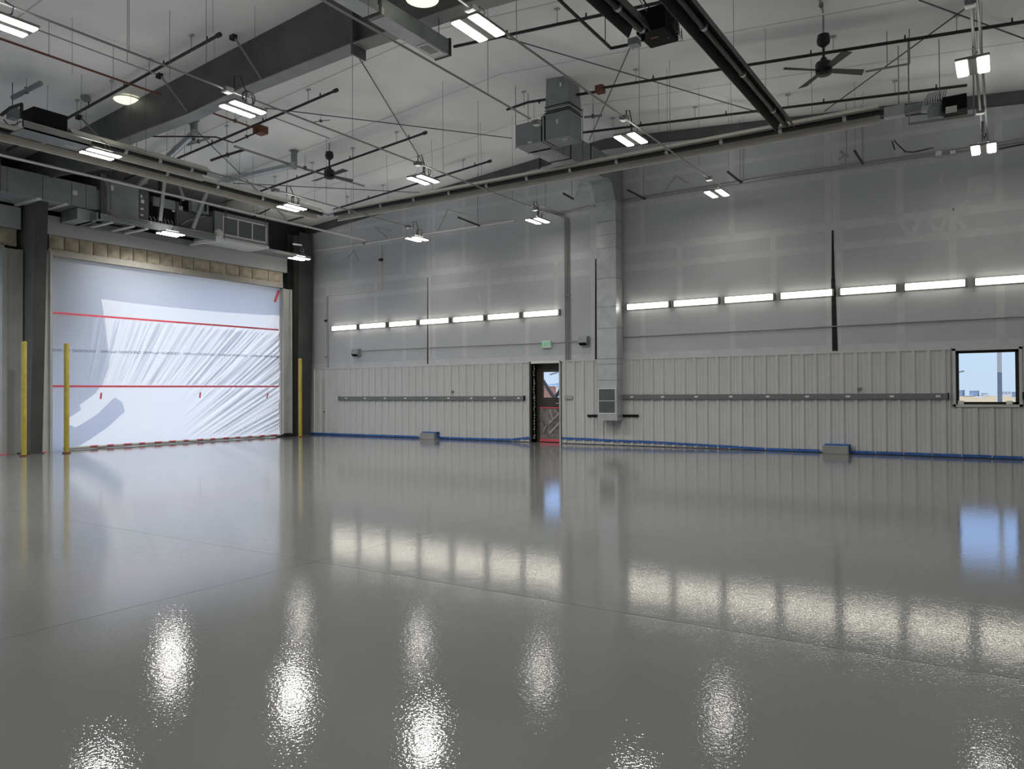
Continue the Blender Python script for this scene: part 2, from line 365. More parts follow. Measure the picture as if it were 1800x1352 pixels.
MB().prism([(-11.8, 8.28), (-11.76, 8.28), (-11.76, 8.63), (-11.8, 8.63)], 'y', YB-.06, YB+.06).build('splice_plate', 'steel', t)
# fly braces and rod bracing
def rod(name_, label, cat, pts, r, m, knob=None):
    t = thing(name_, label, cat, Vector(pts[0]))
    MB().tube(pts, r, 8).build('rod', m, t)
    if knob: MB().box(*(Vector(pts[0])-Vector((.06, .05, .09))), *(Vector(pts[0])+Vector((.06, .05, .005)))).build('end_bracket', 'black', t)
    return t
for (a, b, lab) in (((410, 62), (460, 140), 'short dark brace above the middle of the deep roof beam'), ((280, 130), (330, 197), 'short dark brace against the deep roof beam over the first high-bay row'), ((138, 203), (172, 238), 'short dark brace against the roof beam beside the left heater burner')):
    p = atc(*a); q = at(*b, Y=FY-.1); rod('fly_brace', lab, 'brace', [p, q], .022, 'flange', True)
for (a, b, lab) in (((617, 78), (747, 292), 'thin dark bracing rod running down from the roof beam splice'), ((467, 190), (900, 243), 'long thin bracing rod crossing the ceiling behind the hanging duct box'), ((885, 65), (1372, 209), 'long thin bracing rod crossing the ceiling above the right high-bay lights'), ((1107, 85), (1036, 246), 'thin bracing rod dropping beside the black heater burner'), ((1615, 0), (1800, 68), 'thin bracing rod in the top right corner falling to the right'), ((1717, 0), (1450, 195), 'thin bracing rod in the top right corner falling to the left behind the fan'), ((327, 212), (502, 384), 'thin bracing rod passing behind the left vent pipe'), ((410, 322), (745, 339), 'nearly level thin bracing rod below the small ceiling fan')):
    rod('bracing_rod', lab, 'rod', [atc(*a, .12), atc(*b, .12)], .013, 'steel')
# ------------------------------------------------------------ plastic-covered door
sheetX0 = -21.78
def sheet_x(y, z):
    u = (y-OY0)/(OY1-OY0); v = z/OZ
    d = .10*math.sin(math.pi*min(1, max(0, u)))*math.sin(math.pi*min(1, max(0, v)))
    def sm(a, b, x):
        t_ = min(1, max(0, (x-a)/(b-a))); return t_*t_*(3-2*t_)
    mid = sm(1.72, 1.95, z)*(1-sm(3.62, 3.80, z))*sm(.10, .22, u)
    low = (1-sm(1.6, 1.9, z))*sm(.42, .8, u)*sm(.0, .3, z)
    hi = sm(3.8, 3.9, z)*sm(.9, .98, u)*(1-sm(4.4, 4.9, z))
    h = max(0., 3.8-z); b_ = .165; a_ = .12-b_*(OY0+1.0)
    f_ = (y+a_*h)/(1-b_*h) if z < 3.8 else y
    w = noise.noise((f_*4.6, h*.22, 3.1))*.7+noise.noise((f_*9.5+5, h*.4, 8.2))*.42
    w = w*.8-.55*abs(noise.noise((f_*5.5+11, h*.5, 5.5)))+.22*noise.noise((f_*19, h*.8, 1.7))
    w = w*(1-b_*h)**.5
    amp = (.11+.04*u)*mid+.14*low+.07*hi
    d += amp*w+.012*noise.noise((y*.9, z*.9, 0))
    return sheetX0+d
st = thing('plastic_sheet', 'white plastic sheet with red tape lines covering the big overhead door', 'sheet', (sheetX0, 14.3, 0))
mb = MB(); NY, NZ_ = 420, 150; vs = []; fs = []
for i in range(NY+1):
    for j in range(NZ_+1):
        y = OY0-.03+(OY1-OY0+.06)*i/NY; z = -.004+(OZ+.034)*j/NZ_; vs.append((sheet_x(y, z), y, z))
for i in range(NY):
    for j in range(NZ_):
        a = i*(NZ_+1)+j; fs.append((a, a+NZ_+1, a+NZ_+2, a+1))
mb.add(vs, fs).build('film', 'sheet', st, smooth=True, fix=False).modifiers.clear()
def tape_on_sheet(pts, w, name_='red_tape'):
    mb = MB(); vs = []; fs = []; n = 0
    for k in range(len(pts)-1):
        (y0, z0), (y1, z1) = pts[k], pts[k+1]; d = Vector((y1-y0, z1-z0)).normalized(); nrm = Vector((-d.y, d.x))*w/2; m_ = max(2, int(math.hypot(y1-y0, z1-z0)/.025))
        for i in range(m_+1):
            y, z = y0+(y1-y0)*i/m_, z0+(z1-z0)*i/m_
            for s_ in (1, -1):
                yy, zz = y+nrm.x*s_, z+nrm.y*s_; vs.append((max(sheet_x(yy, zz), sheet_x(y, z))+.008, yy, zz))
            if i: fs.append((n-2, n-1, n+1, n))
            n += 2
    return mb.add(vs, fs).build(name_, 'red', st, fix=False)
def yz(px, py): p = at(px, py, X=sheetX0+.04); return (p.y, p.z)
tape_on_sheet([yz(92, 549.5), yz(300, 566), yz(491, 580)], .055)
tape_on_sheet([yz(92, 679), yz(260, 679.5), yz(491, 679.5)], .055)
tape_on_sheet([(OY1-.02, 5.22), yz(484, 531)], .10)
for c in ((178, 696), (351, 694.5), (471, 696)):
    y, z = yz(*c); tape_on_sheet([(y, z+.09), (y-.02, z-.09)], .055, 'red_tape_bit')
tz = (at(93, 615, X=sheetX0).z, at(489, 628, X=sheetX0).z)
body = '     '.join(['FLAME RETARDANT  Meets NFPA701']*6)
def warp(w):
    y, z = w.y, w.z+tz[0]+(tz[1]-tz[0])*(w.y-OY0)/(OY1-OY0); return Vector((sheet_x(y, z)+.012, y, z))
mt = Matrix(((0, 0, 1, 0), (-1, 0, 0, (OY0+OY1)/2), (0, 1, 0, 0), (0, 0, 0, 1)))
tx = text_mesh('printed_text', body, .105, 'ink', st, mt, warp)
cx = (OY0+OY1)/2; ysv = [v.co.y for v in tx.data.vertices]; kk = (OY1-OY0-.1)/(max(ysv)-min(ysv)); cm = (max(ysv)+min(ysv))/2
for v in tx.data.vertices:
    y = v.co.y-cm; wy = cx+y*kk; dz = v.co.z
    v.co.y = wy-st.location.y
    z = v.co.z; v.co.x = sheet_x(wy, z)+.012-st.location.x
# rolled bottom hem with bits of red tape
hm = MB().tube([(-21.62+.02*noise.noise((y*1.3, 0, 0)), y, .045+.015*noise.noise((y*2, 4, 0))) for y in [OY0+.3+i*.25 for i in range(31)]], .04, 7)
hm.build('rolled_hem', 'trimwood', st, smooth=True)
for i in range(14):
    y = OY0+1.0+i*.48; MB().box(-21.59, y, .06, -21.56, y+.16+.12*random.random(), .095).build('hem_tape', 'red', st)
bag = MB(); vs = []; fs = []
p = at(460, 766, Z=0)
for i in range(9):
    for j in range(6):
        u, v = i/8, j/5; r_ = .10*math.sin(math.pi*u)*math.sin(math.pi*v)*(1+.5*noise.noise((u*4, v*4, 2)))
        vs.append((XL+.05+.3*v, p.y-.35+.8*u, .01+r_*1.3))
for i in range(8):
    for j in range(5):
        a = i*6+j; fs.append((a, a+6, a+7, a+1))
bag.add(vs, fs); bag.box(XL+.05, p.y-.35, .0, XL+.35, p.y+.45, .012)
tag(bag.build('bag', 'blackbox', smooth=True), 'small black bag lying on the floor at the right foot of the plastic sheet', 'bag')
tag(MB().box(-21.72, OY1+.0, .05, -21.66, OY1+.10, 4.6).build('wood_board', 'trimwood'), 'thin upright wooden strip holding the right edge of the plastic sheet', 'board')
st2 = thing('plastic_sheet', 'white plastic sheet over the next door at the left edge of the photo', 'sheet', (sheetX0, 6, 0))
MB().box(sheetX0-.01, PY0, .03, sheetX0, PY1+.02, 5.32).build('film', 'sheet', st2)
MB().box(sheetX0+.002, PY0, 3.74, sheetX0+.008, PY1, 3.80).build('red_tape', 'red', st2)
# red floor tape at post feet
for (a, b, lab) in (((5, 801), (29, 799.5), 'strip of red tape on the floor at the far left jamb foot'), ((75, 796), (92, 795), 'strip of red tape on the floor at the jamb left of the plastic door'), ((490, 766), (524, 767.5), 'strip of red tape on the floor at the jamb right of the plastic door')):
    p, q = at(*a, Z=.006), at(*b, Z=.006)
    p.x = q.x = XL+.12
    tag(MB().bar(p, q, .10, .012).build('floor_tape', 'red'), lab, 'tape')
# ------------------------------------------------------------ bollards
for (b, tp, lab) in (((42, 802), 600, 'tall yellow steel pole before the dark column, leftmost of three'), ((117, 797), 604, 'tall yellow steel pole standing in front of the plastic sheet'), ((528, 768), 630, 'tall yellow steel pole in the far corner by the ribbed wall')):
    p = at(*b, Z=0); h = at(b[0], tp, X=p.x).z
    t = thing('bollard', lab, 'bollard', p, 'tall yellow poles guarding the doors')
    MB().lathe([(.062, .03), (.062, h-.02), (.05, h)], p, 20).build('pole', 'yellow', t, smooth=True)
    MB().lathe([(.10, 0), (.10, .03), (.063, .034)], p, 20).build('base_ring', 'redpipe', t, smooth=True)
# ------------------------------------------------------------ exit door
dr = MB(); DYB = YB+.30
dr.box(DX0-.05, YB-.05, 0, DX0, YB+.32, DZ+.03); dr.box(DX1, YB-.05, 0, DX1+.045, YB+.32, DZ+.03)
d2 = struct('door_2', dr, 'bronze')
MB().box(DX0, YB-.055, DZ-.02, DX1, YB+.0, DZ+.05).build('head_trim', 'white', d2)
MB().box(DX1-.01, YB-.066, 0, DX1+.045, YB-.05, DZ).build('edge_trim', 'grey', d2)
gx0, gx1 = at(955.5, 676, Y=DYB).x, at(984.5, 676, Y=DYB).x+.16; gz0, gz1 = at(969, 699, Y=DYB).z, at(969, 654, Y=DYB).z
lf = MB(); lx0, lx1 = DX0, DX1
lf.box(lx0, DYB-.03, 0, gx0, DYB+.02, DZ); lf.box(gx1, DYB-.03, 0, max(lx1, gx1+.02), DYB+.02, DZ); lf.box(gx0, DYB-.03, 0, gx1, DYB+.02, gz0); lf.box(gx0, DYB-.03, gz1, gx1, DYB+.02, DZ)
leaf = lf.build('door_leaf', 'brown', d2)
MB().box(gx0, DYB-.008, gz0, gx1, DYB-.002, gz1).build('glass_pane', 'glass', leaf)
hx = at(983, 709, Y=DYB-.05); MB().tube([hx+Vector((0, .04, 0)), hx+Vector((0, -.03, 0)), hx+Vector((-.09, -.03, 0))], .012, 8).build('lever_handle', 'galv', leaf)
wy = DYB-.036
ww = MB(); a = at(949, 717, Y=wy); b = at(985, 765, Y=wy); vs = []; fs = []
for i in range(13):
    for j in range(13):
        x = a.x+(DX1-.01-a.x)*i/12; z = .09+(a.z-.09)*j/12; vs.append((x, wy-.012+.02*noise.noise((x*5+z*4, z*2, 1)), z))
for i in range(12):
    for j in range(12): q = i*13+j; fs.append((q, q+13, q+14, q+1))
tag(ww.add(vs, fs).build('plastic_wrap', 'wrap', smooth=True, fix=False), 'crinkled clear plastic wrap taped over the lower half of the exit door', 'wrap')
wrap = bpy.data.objects['plastic_wrap']
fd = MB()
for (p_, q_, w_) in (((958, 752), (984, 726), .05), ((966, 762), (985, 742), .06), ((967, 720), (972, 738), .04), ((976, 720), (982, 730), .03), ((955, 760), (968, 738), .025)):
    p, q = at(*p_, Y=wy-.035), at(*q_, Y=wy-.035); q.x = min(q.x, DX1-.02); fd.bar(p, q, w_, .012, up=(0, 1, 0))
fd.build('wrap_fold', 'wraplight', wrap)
MB().box(a.x, wy-.035, a.z-.01, DX1-.01, wy-.02, a.z+.025).build('top_tape', 'red', wrap); MB().box(DX0+.12, wy-.035, .02, DX1-.01, wy-.02, .10).build('bottom_tape', 'red', wrap)
ja = MB()                                            # ragged foam along the left reveal
for i in range(26):
    z = .1+i*.087; ja.box(DX0+.001, YB+.06+.05*random.random(), z, DX0+.012+.02*random.random(), YB+.11+.05*random.random(), z+.05+.03*random.random())
ja.build('foam_bead', 'grey', d2)
# ------------------------------------------------------------ window
wn = MB(); f = .055; wy = YB+.08
wn.box(NX0, wy, NZ0, NX0+f, wy+.12, NZ1); wn.box(NX1-f*1.2, wy, NZ0, NX1, wy+.12, NZ1); wn.box(NX0, wy, NZ0, NX1, wy+.12, NZ0+f); wn.box(NX0, wy, NZ1-f, NX1, wy+.12, NZ1)
w1 = struct('window_1', wn, 'bronze')
MB().box(NX0+f, wy+.05, NZ0+f, NX1-f, wy+.06, NZ1-f).build('glass_pane', 'glass', w1)
ft = MB()
ft.box(NX0-.06, YB-.065, NZ0-.05, NX0, YB+.08, NZ1+.05); ft.box(NX1, YB-.065, NZ0-.05, NX1+.06, YB+.08, NZ1+.05); ft.box(NX0-.06, YB-.065, NZ0-.06, NX1+.06, YB+.08, NZ0); ft.box(NX0-.06, YB-.065, NZ1, NX1+.06, YB+.08, NZ1+.06)
ft.build('casing', 'panel', w1)
for x in (NX0+.10, NX1-.17):
    tag(MB().box(x-.07, YB+.0, NZ0, x+.05, YB+.075, NZ0+.08).build('sill_block', 'white', bevel=.01), 'small white block on the window sill, %s end' % ('left' if x < -.3 else 'right'), 'block', 'white blocks on the window sill')
# ------------------------------------------------------------ things on the back wall
# strip lights
def strip(x0, x1, z, label):
    t = thing('strip_light', label, 'light', ((x0+x1)/2, YB, z), 'strip lights along the back wall')
    MB().box(x0, YB-.045, z-.085, x1, YB, z+.085).build('housing', 'white', t, bevel=.01)
    for s_ in (1, -1):
        MB().tube([(x0+.05, YB-.065, z+.038*s_), (x1-.05, YB-.065, z+.038*s_)], .034, 10).build('lit_tube', 'tube', t, smooth=True)
    for x in (x0, x1-.045):
        MB().box(x, YB-.10, z-.085, x+.045, YB-.0, z+.085).build('end_cap', 'boxgrey', t)
for k, (a, b) in enumerate(((585, 631), (634, 682), (686, 736), (740, 793), (798, 854), (859, 917), (921.5, 986))):
    strip(at(a, 570, Y=YB).x, at(b, 570, Y=YB).x, 3.895, '%s lit strip light from the left in the row left of the wall duct' % ORD[k])
for k, (a, b) in enumerate(((1102, 1179), (1184, 1266), (1273, 1363), (1371, 1467), (1475, 1579), (1588, 1701), (1711, 1834))):
    strip(at(a, 520, Y=YB).x, at(b, 520, Y=YB).x, 3.90, '%s lit strip light right of the wall duct' % ORD[k])
# raceways
def raceway(x0, x1, z, recs, label):
    t = thing('raceway', label, 'raceway', (x0, YB-.1, z), 'grey power raceways on the ribbed wall')
    MB().box(x0, YB-.115, z-.065, x1, YB-.064, z+.065).build('channel', 'raceway', t, bevel=.006)
    for x in recs: MB().box(x-.045, YB-.122, z-.022, x+.045, YB-.115, z+.022).build('receptacle', 'white', t)
    for x in (x0, x1-.03): MB().box(x, YB-.12, z-.075, x+.03, YB-.064, z+.075).build('end_cap', 'gap', t)
raceway(at(599, 700, Y=YB).x, at(925, 700, Y=YB).x, 1.345, [at(x, 701, Y=YB-.1).x for x in (609, 642, 677, 713, 750, 789, 829, 870, 912)], 'long grey power raceway on the ribbed wall left of the exit door')
raceway(at(1088, 697, Y=YB).x, at(1669, 697, Y=YB).x, 1.375, [at(x, 701, Y=YB-.1).x for x in (1111, 1165, 1224, 1285, 1350, 1419, 1491, 1568, 1649)], 'long grey power raceway between the wall duct and the window')
raceway(at(1797, 697, Y=YB).x, XR-.3, 1.385, [1.2, 2.2], 'grey power raceway at the right edge of the photo')
# emergency wall boxes
for (px, py, w, h, lab) in ((625.5, 619.5, .30, .27, 'small dark wall light box under the left strip lights'), (1026, 598.5, .28, .27, 'small dark wall light box between conduits and wall duct')):
    p = at(px, py, Y=YB-.1); t = thing('wall_light_box', lab, 'light', (p.x, YB, p.z), 'dark light boxes on the back wall')
    MB().prism([(YB, p.z+h/2), (YB-.17, p.z+h/2-.03), (YB-.20, p.z-h/4), (YB-.12, p.z-h/2), (YB, p.z-h/2)], 'x', p.x-w/2, p.x+w/2).build('housing', 'galvdark', t, bevel=.01)
    MB().prism([(YB-.20, p.z-h/4), (YB-.205, p.z-h/4-.02), (YB-.13, p.z-h/2-.01), (YB-.12, p.z-h/2)], 'x', p.x-w/2+.03, p.x+w/2-.03).build('lens', 'blackbox', t)
# exit sign
p = at(961, 605.5, Y=YB-.05); t = thing('exit_sign', 'white exit sign with green letters above the exit door', 'sign', (p.x, YB, p.z))
MB().box(p.x-.16, YB-.09, p.z-.11, p.x+.16, YB-.0, p.z+.11).build('housing', 'exitw', t, bevel=.008)
text_mesh('letters', 'EXIT', .165, 'exitg', t, Matrix(((1, 0, 0, p.x), (0, 0, -1, YB-.094), (0, 1, 0, p.z), (0, 0, 0, 1))), depth=.003)
# switch plate and small bits
p = at(1000, 699, Y=YB-.07); t = thing('switch_plate', 'grey switch plate on ribbed wall right of the exit door', 'switch', p)
MB().box(p.x-.14, YB-.085, p.z-.05, p.x+.15, YB-.064, p.z+.05).build('plate', 'boxgrey', t)
for k in range(3): MB().box(p.x-.09+k*.08, YB-.095, p.z-.02, p.x-.07+k*.08, YB-.085, p.z+.02).build('toggle', 'white', t)
for (px, py, lab) in ((570, 723.5, 'tiny dark outlet on the ribbed wall near the corner pole'), (795.5, 688.5, 'tiny grey sensor on ribbed wall just above the left raceway'), (1511, 683.5, 'tiny grey sensor on ribbed wall above the right raceway')):
    p = at(px, py, Y=YB-.06); tag(MB().box(p.x-.05, YB-.09, p.z-.03, p.x+.05, YB-.058, p.z+.03).build('outlet', 'raceway', bevel=.004), lab, 'outlet')
# floor boxes with blue tape
for (x0, x1, ty, fy, lab) in ((738, 763, 761.5, 776, 'small grey box on the floor at the wall left of the exit door'), (1446, 1491, 784, 797, 'small grey box on the floor at the wall below the right raceway')):
    y0 = YB-.32; a, b = at(x0, fy, Y=y0), at(x1, fy, Y=y0); zt = at((x0+x1)/2, ty, Y=y0).z
    t = thing('floor_box', lab, 'box', ((a.x+b.x)/2, YB-.2, 0), 'grey boxes at the foot of the back wall')
    MB().box(a.x, y0, 0, b.x, YB-.068, zt).build('body', 'boxgrey', t, bevel=.008)
    MB().box(a.x+.03, y0+.06, zt, b.x+.02, YB-.066, zt+.035).box(b.x, y0+.12, .06, b.x+.02, YB-.066, zt+.03).build('blue_tape', 'blue', t)
# blue tape along the foot of the wall
def base_tape(pts, label):
    mb = MB(); P = [at(x, y, Y=YB-.072) for x, y in pts]
    for p, q in zip(P[:-1], P[1:]):
        n = max(1, int((q.x-p.x)/.55))
        for i in range(n):
            a, b = p.lerp(q, i/n), p.lerp(q, (i+.965)/n); dz = .008*random.random()
            za = max(.02, a.z-.05)-dz; zb = max(.02, b.z-.05)-dz
            mb.hexa([(a.x, YB-.075, za), (b.x, YB-.075, zb), (b.x, YB-.066, zb), (a.x, YB-.066, za), (a.x, YB-.075, za+.062), (b.x, YB-.075, zb+.062), (b.x, YB-.066, zb+.062), (a.x, YB-.066, za+.062)])
    tag(mb.build('masking_tape', 'blue'), label, 'tape', 'blue masking tape along the back wall')
base_tape([(536, 766), (690, 769), (737, 770.5)], 'blue masking tape at the wall foot between corner pole and left floor box')
base_tape([(766, 771), (900, 771.5), (934, 768)], 'blue masking tape at the wall foot left of the exit door')
base_tape([(988, 769), (1156, 776.5), (1300, 785), (1443, 793.5)], 'blue masking tape at the wall foot from exit door to right floor box')
base_tape([(1493, 797), (1692, 807), (1800, 811), (1880, 815)], 'blue masking tape at the wall foot under the window')
# thin wall conduits
def pipe(name_, label, cat, pts, r, m, group=None, caps=(), fittings=(), hang=(), hm='wire', n=8, smooth=True):
    t = thing(name_, label, cat, Vector(pts[0]), group)
    MB().tube(pts, r, n).build('run', m, t, smooth=smooth)
    for c, s_ in caps: MB().lathe([(s_, -s_), (s_*1.1, 0), (s_, s_)], c, 10).build('end_cap', m, t)
    for c, s_, mm in fittings: MB().box(*(Vector(c)-Vector((s_, s_, s_*.7))), *(Vector(c)+Vector((s_, s_, s_*.7)))).build('fitting', mm, t)
    for p in hang:
        p = Vector(p); zt = roof(p.x)
        h = MB().tube([p-Vector((0, 0, r+.01)), (p.x, p.y, zt)], .005, 5); h.box(p.x-.03, p.y-.03, p.z-r-.012, p.x+.03, p.y+.03, p.z+r+.02); h.build('hanger_rod', hm, t)
    return t
W = lambda px, py, d=.03: at(px, py, Y=YB-d)
pipe('conduit', 'thin level conduit from the left light box to the exit sign', 'conduit', [W(636, 617), W(700, 614), W(900, 605.5), W(952, 603.5)], .013, 'conduit')
pipe('conduit', 'thin level conduit from the exit sign to the right light box', 'conduit', [W(969, 603.5), W(1016, 600)], .013, 'conduit')
pipe('conduit', 'thin level conduit running right from the wall duct above the ribbed wall', 'conduit', [W(1094, 593), W(1400, 577.5), W(1800, 556)], .016, 'conduit', fittings=[(W(1395, 577.5), .025, 'conduit'), (W(1652, 564), .025, 'conduit')])
for k, dx in enumerate((-3.2, -.6, 2.0, 4.6)):
    a = W(995.5+dx, 385); b = W(997.3+dx, 635)
    el = W(985+dx*1.6, 378, .12); far = at(936+dx*3, 361, Z=el.z+.02)
    tt = pipe('conduit', '%s upright conduit from the left in the bundle left of the wall duct' % ORD[k], 'conduit', [far, el, a, b], .013, 'conduit', 'conduit bundle on the back wall', fittings=[(W(996.5+dx, 519), .026, 'conduit')])
pipe('conduit', 'bent white conduit rising from the ribbed wall near the far corner', 'conduit', [W(573, 646), W(572, 520), W(670, 510), W(669, 431)], .016, 'white', fittings=[(W(573, 564), .045, 'gap'), (W(670, 457), .06, 'gap'), (W(573, 628), .03, 'conduit')])
pipe('conduit', 'grey conduit beside the bent white one near the far corner', 'conduit', [W(576.5, 647), W(575.5, 522)], .014, 'conduit')
pipe('conduit', 'long white conduit along the top of the back wall left of the conduit bundle', 'conduit', [W(532, 444), W(640, 429), W(722, 415), W(905, 388)], .028, 'white', fittings=[(W(640, 428, .05), .05, 'conduit'), (W(622, 431, .05), .04, 'galv')])
pipe('conduit', 'long grey conduit along the back wall between the bundle and wall duct', 'conduit', [W(975, 376, .028), W(1046, 362, .028)], .034, 'conduit')
pipe('conduit', 'long grey conduit along the top of the back wall right of the wall duct', 'conduit', [W(1092, 354, .045), W(1350, 312, .045), W(1700, 262, .045), W(1800, 246, .045), W(1860, 237, .045)], .045, 'conduit', fittings=[(W(1650, 270, .12), .06, 'white'), (W(1675, 268, .12), .05, 'white')])
pipe('conduit', 'thin black conduit above the long grey one at the right edge', 'conduit', [W(1755, 262, .014), W(1800, 253.5, .014), W(1850, 243, .014)], .014, 'black')
for (pts, lab) in (([(1187, 348), (1210, 308), (1220, 310), (1209.5+.5, 308.5)], 'x'),):
    pass
for (a, b, c, lab) in (((1164, 343), (1188, 309), (1210, 322), 'bent thin conduit stub on the back wall right of the wall duct'), ((770, 405), (787, 368), (817, 376), 'bent thin conduit stub on the back wall above the left strip row'), ((680, 417), (659, 399), (689, 406), 'bent thin conduit stub near the far left high-bay light'), ((611, 453), (622, 440), (630, 457), 'small bent wire stub on the wall below the far left conduit')):
    pipe('conduit_stub', lab, 'conduit', [W(*a, .1), W(*b, .1), W(*c, .4)], .012, 'conduit')
def strut(a, b, lab, w=.04):
    t = thing('channel_arm', lab, 'bracket', Vector(a)); MB().bar(a, b, w, w).build('channel', 'black', t); return t
for (a, b, c, lab) in (((1103, 334), (1134, 350), 1140, 'dark channel arm reaching from the wall conduit right of the duct'), ((1279, 302), (1303, 321), 1306, 'dark channel arm above the right high-bay light near the back wall'), ((1502, 265), (1517, 288), 1518, 'dark channel arm below the right end of the long heater'), ((936, 361), (962, 372), 972, 'dark channel arm where the conduit bundle turns down'), ((805, 382), (843, 397), 846, 'dark channel arm on the wall right of the left stub'), ((990, 340), (1008, 350), 1010, 'light channel arm left of the wall duct')):
    q = W(*b, .1); p = at(*a, Z=q.z); t = strut(p, q, lab)
    zt = roof(q.x); MB().tube([(q.x, q.y-.1, q.z), (q.x, q.y-.1, zt-.0)], .006, 5).build('hanger_rod', 'wire', t)
p = W(1485, 272, .5); t = thing('pipe_fitting', 'small branching dark pipe fitting hanging beside the wall conduit', 'fitting', p)
MB().tube([W(1477, 266, .55), p, W(1491, 275, .5)], .03, 8).build('body', 'conduit', t); MB().tube([p, W(1487, 286, .4)], .014, 6).tube([p, W(1474, 281, .5)], .02, 6).build('branch', 'conduit', t); MB().tube([W(1488, 272, .5), (W(1488, 272, .5).x, W(1488, 272, .5).y, roof(p.x))], .006, 5).build('hanger_rod', 'wire', t)
pipe('conduit', 'curled grey flexible conduit under the right roof box', 'conduit', [W(1573, 263, .25), W(1568, 249, .25), W(1572, 247, .25), W(1580, 256, .25), W(1592, 267, .25), W(1605, 267.5, .25), W(1640, 260, .2)], .014, 'black')
# pipe at the foot of the wall duct
pipe('pipe', 'short black horizontal bar behind the foot of the wall duct', 'pipe', [W(1033, 731, .08), W(1122, 731, .08)], .035, 'blackbox')
# ------------------------------------------------------------ wall duct with louvre and roof ducts
t = thing('air_duct', 'tall galvanised duct running down the back wall to a louvred grille', 'duct', (-9.33, YB-.2, .8))
x0, x1, y0, y1 = -9.635, -9.035, 19.22, YB-.075
sm_ = MB().box(x0, y0, .72, x1, y1, 6.82)
for z in (1.85, 2.3, 2.45, 3.3, 3.9, 4.7, 5.55, 5.92, 6.3): sm_.box(x0-.006, y0-.006, z-.008, x1+.006, y1+.006, z+.008, 1)
sm_.build('shaft', ['galv', 'galvdark'], t)
gl = MB(); gz0_, gz1_ = .93, 1.60
for z in [gz0_+.012*i for i in range(int((gz1_-gz0_)/.012))]: gl.box(x0+.05, y0-.012, z, x1-.05, y0-.004, z+.005)
gr = MB(); gr.box(x0+.03, y0-.02, gz0_-.03, x1-.03, y0, gz0_); gr.box(x0+.03, y0-.02, gz1_, x1-.03, y0, gz1_+.02); gr.box(x0+.03, y0-.02, 1.26, x1-.03, y0, 1.275); gr.box(x0+.03, y0-.02, gz0_, x0+.05, y0, gz1_); gr.box(x1-.05, y0-.02, gz0_, x1-.03, y0, gz1_)
g_ = gr.build('grille_frame', 'white', t); gl.build('louvre', 'louver', g_); MB().box(x0+.05, y0-.005, gz0_, x1-.05, y0-.001, gz1_).build('grille_back', 'galvdark', g_)
MB().prism([(y0, 6.80), (y1, 6.80), (y1, 8.0), (18.8, 8.0), (18.8, 7.36), (18.95, 7.30)], 'x', x0-.01, x1+.01).build('elbow', 'galvdark', t)
MB().box(x0-.02, y0-.02, 6.79, x1+.02, y1+.0, 6.84).build('flange_joint', 'galv', t)
bz = 7.34
t = thing('air_duct', 'large hanging grey duct with stacked boxes leading to the back wall', 'duct', (-9.0, 15.5, bz))
hx0, hx1 = -9.635, -9.02
MB().box(hx0, 15.6, bz, hx1, 18.8, 7.98).build('horizontal_run', 'galvdark', t, bevel=.01)
jt = MB()
for y in (16.6, 17.7): jt.box(hx0-.012, y-.02, bz-.012, hx1+.012, y+.02, 7.99)
jt.build('joint', 'gap', t)
q0, q1 = at(959, 247, Z=bz), at(1023, 251, Z=bz); rx0, ry0, rx1, ry1 = q0.x, q0.y, at(1002, 239, Z=bz).x, q1.y
zt = roof(rx0)-.0
b1 = MB(); b1.box(rx0, ry0, bz, rx1, ry1, 7.99); b1.build('riser_box', 'galvdark', t, bevel=.008)
MB().hexa([(rx0, ry0, 8.05), (rx1, ry0, 8.05), (rx1, ry1, 8.05), (rx0, ry1, 8.05), (rx0+.03, ry0, roof(rx0)), (rx1-.06, ry0, roof(rx1)), (rx1-.06, ry1, roof(rx1)), (rx0+.03, ry1, roof(rx0))]).build('riser', 'galvdark', t)
MB().box(rx0-.015, ry0-.015, 7.94, rx1+.015, ry1+.015, 7.965).box(rx0-.015, ry0-.015, 8.09, rx1+.015, ry1+.015, 8.11).box(rx0+.02, ry0+.02, 7.96, rx1-.02, ry1-.02, 8.1).build('canvas_joint', 'black', t)
MB().box(rx0-.02, ry0-.02, 8.015, rx1+.02, ry1+.02, 8.035).build('joint_band', 'galv', t)
lx0_, lx1_ = at(903, 257, Z=bz).x, at(947, 247, Z=bz).x
MB().box(lx0_, ry0, bz, lx1_, ry1, 7.86).build('return_box', 'galvdark', t, bevel=.008)
MB().box(lx1_, ry0+.03, bz+.02, rx0, ry1-.03, 7.93).build('canvas_sleeve', 'black', t)
MB().box((lx1_+rx0)/2-.012, ry0, bz-.005, (lx1_+rx0)/2+.012, ry1, 7.95).build('joint_band', 'galv', t)
for (px, py) in ((931, 250), (993, 245)):
    p = at(px, py, Z=bz); MB().box(p.x-.05, p.y-.04, bz-.006, p.x+.05, p.y+.04, bz-.001).build('paper_label', 'paper', t)
for (px, py) in ((979, 213), (985, 148)):
    p = at(px, py, Y=ry0-.02); MB().box(p.x-.025, ry0-.012, p.z-.05, p.x+.025, ry0-.002, p.z+.05).build('latch', 'white', t)
p = at(1033, 305, Z=bz-.01); MB().box(hx0+.04, 17.9, bz-.03, hx1-.04, 18.6, bz-.002).build('register', 'galv', t)
for x, y in ((hx0-.03, 17.2), (hx1+.03, 17.2), (lx0_-.02, ry0+.05), (lx0_-.02, ry1), (hx1+.03, 16.2)): MB().tube([(x, y, bz-.03), (x, y, roof(x))], .008, 5).build('hanger_rod', 'wire', t)
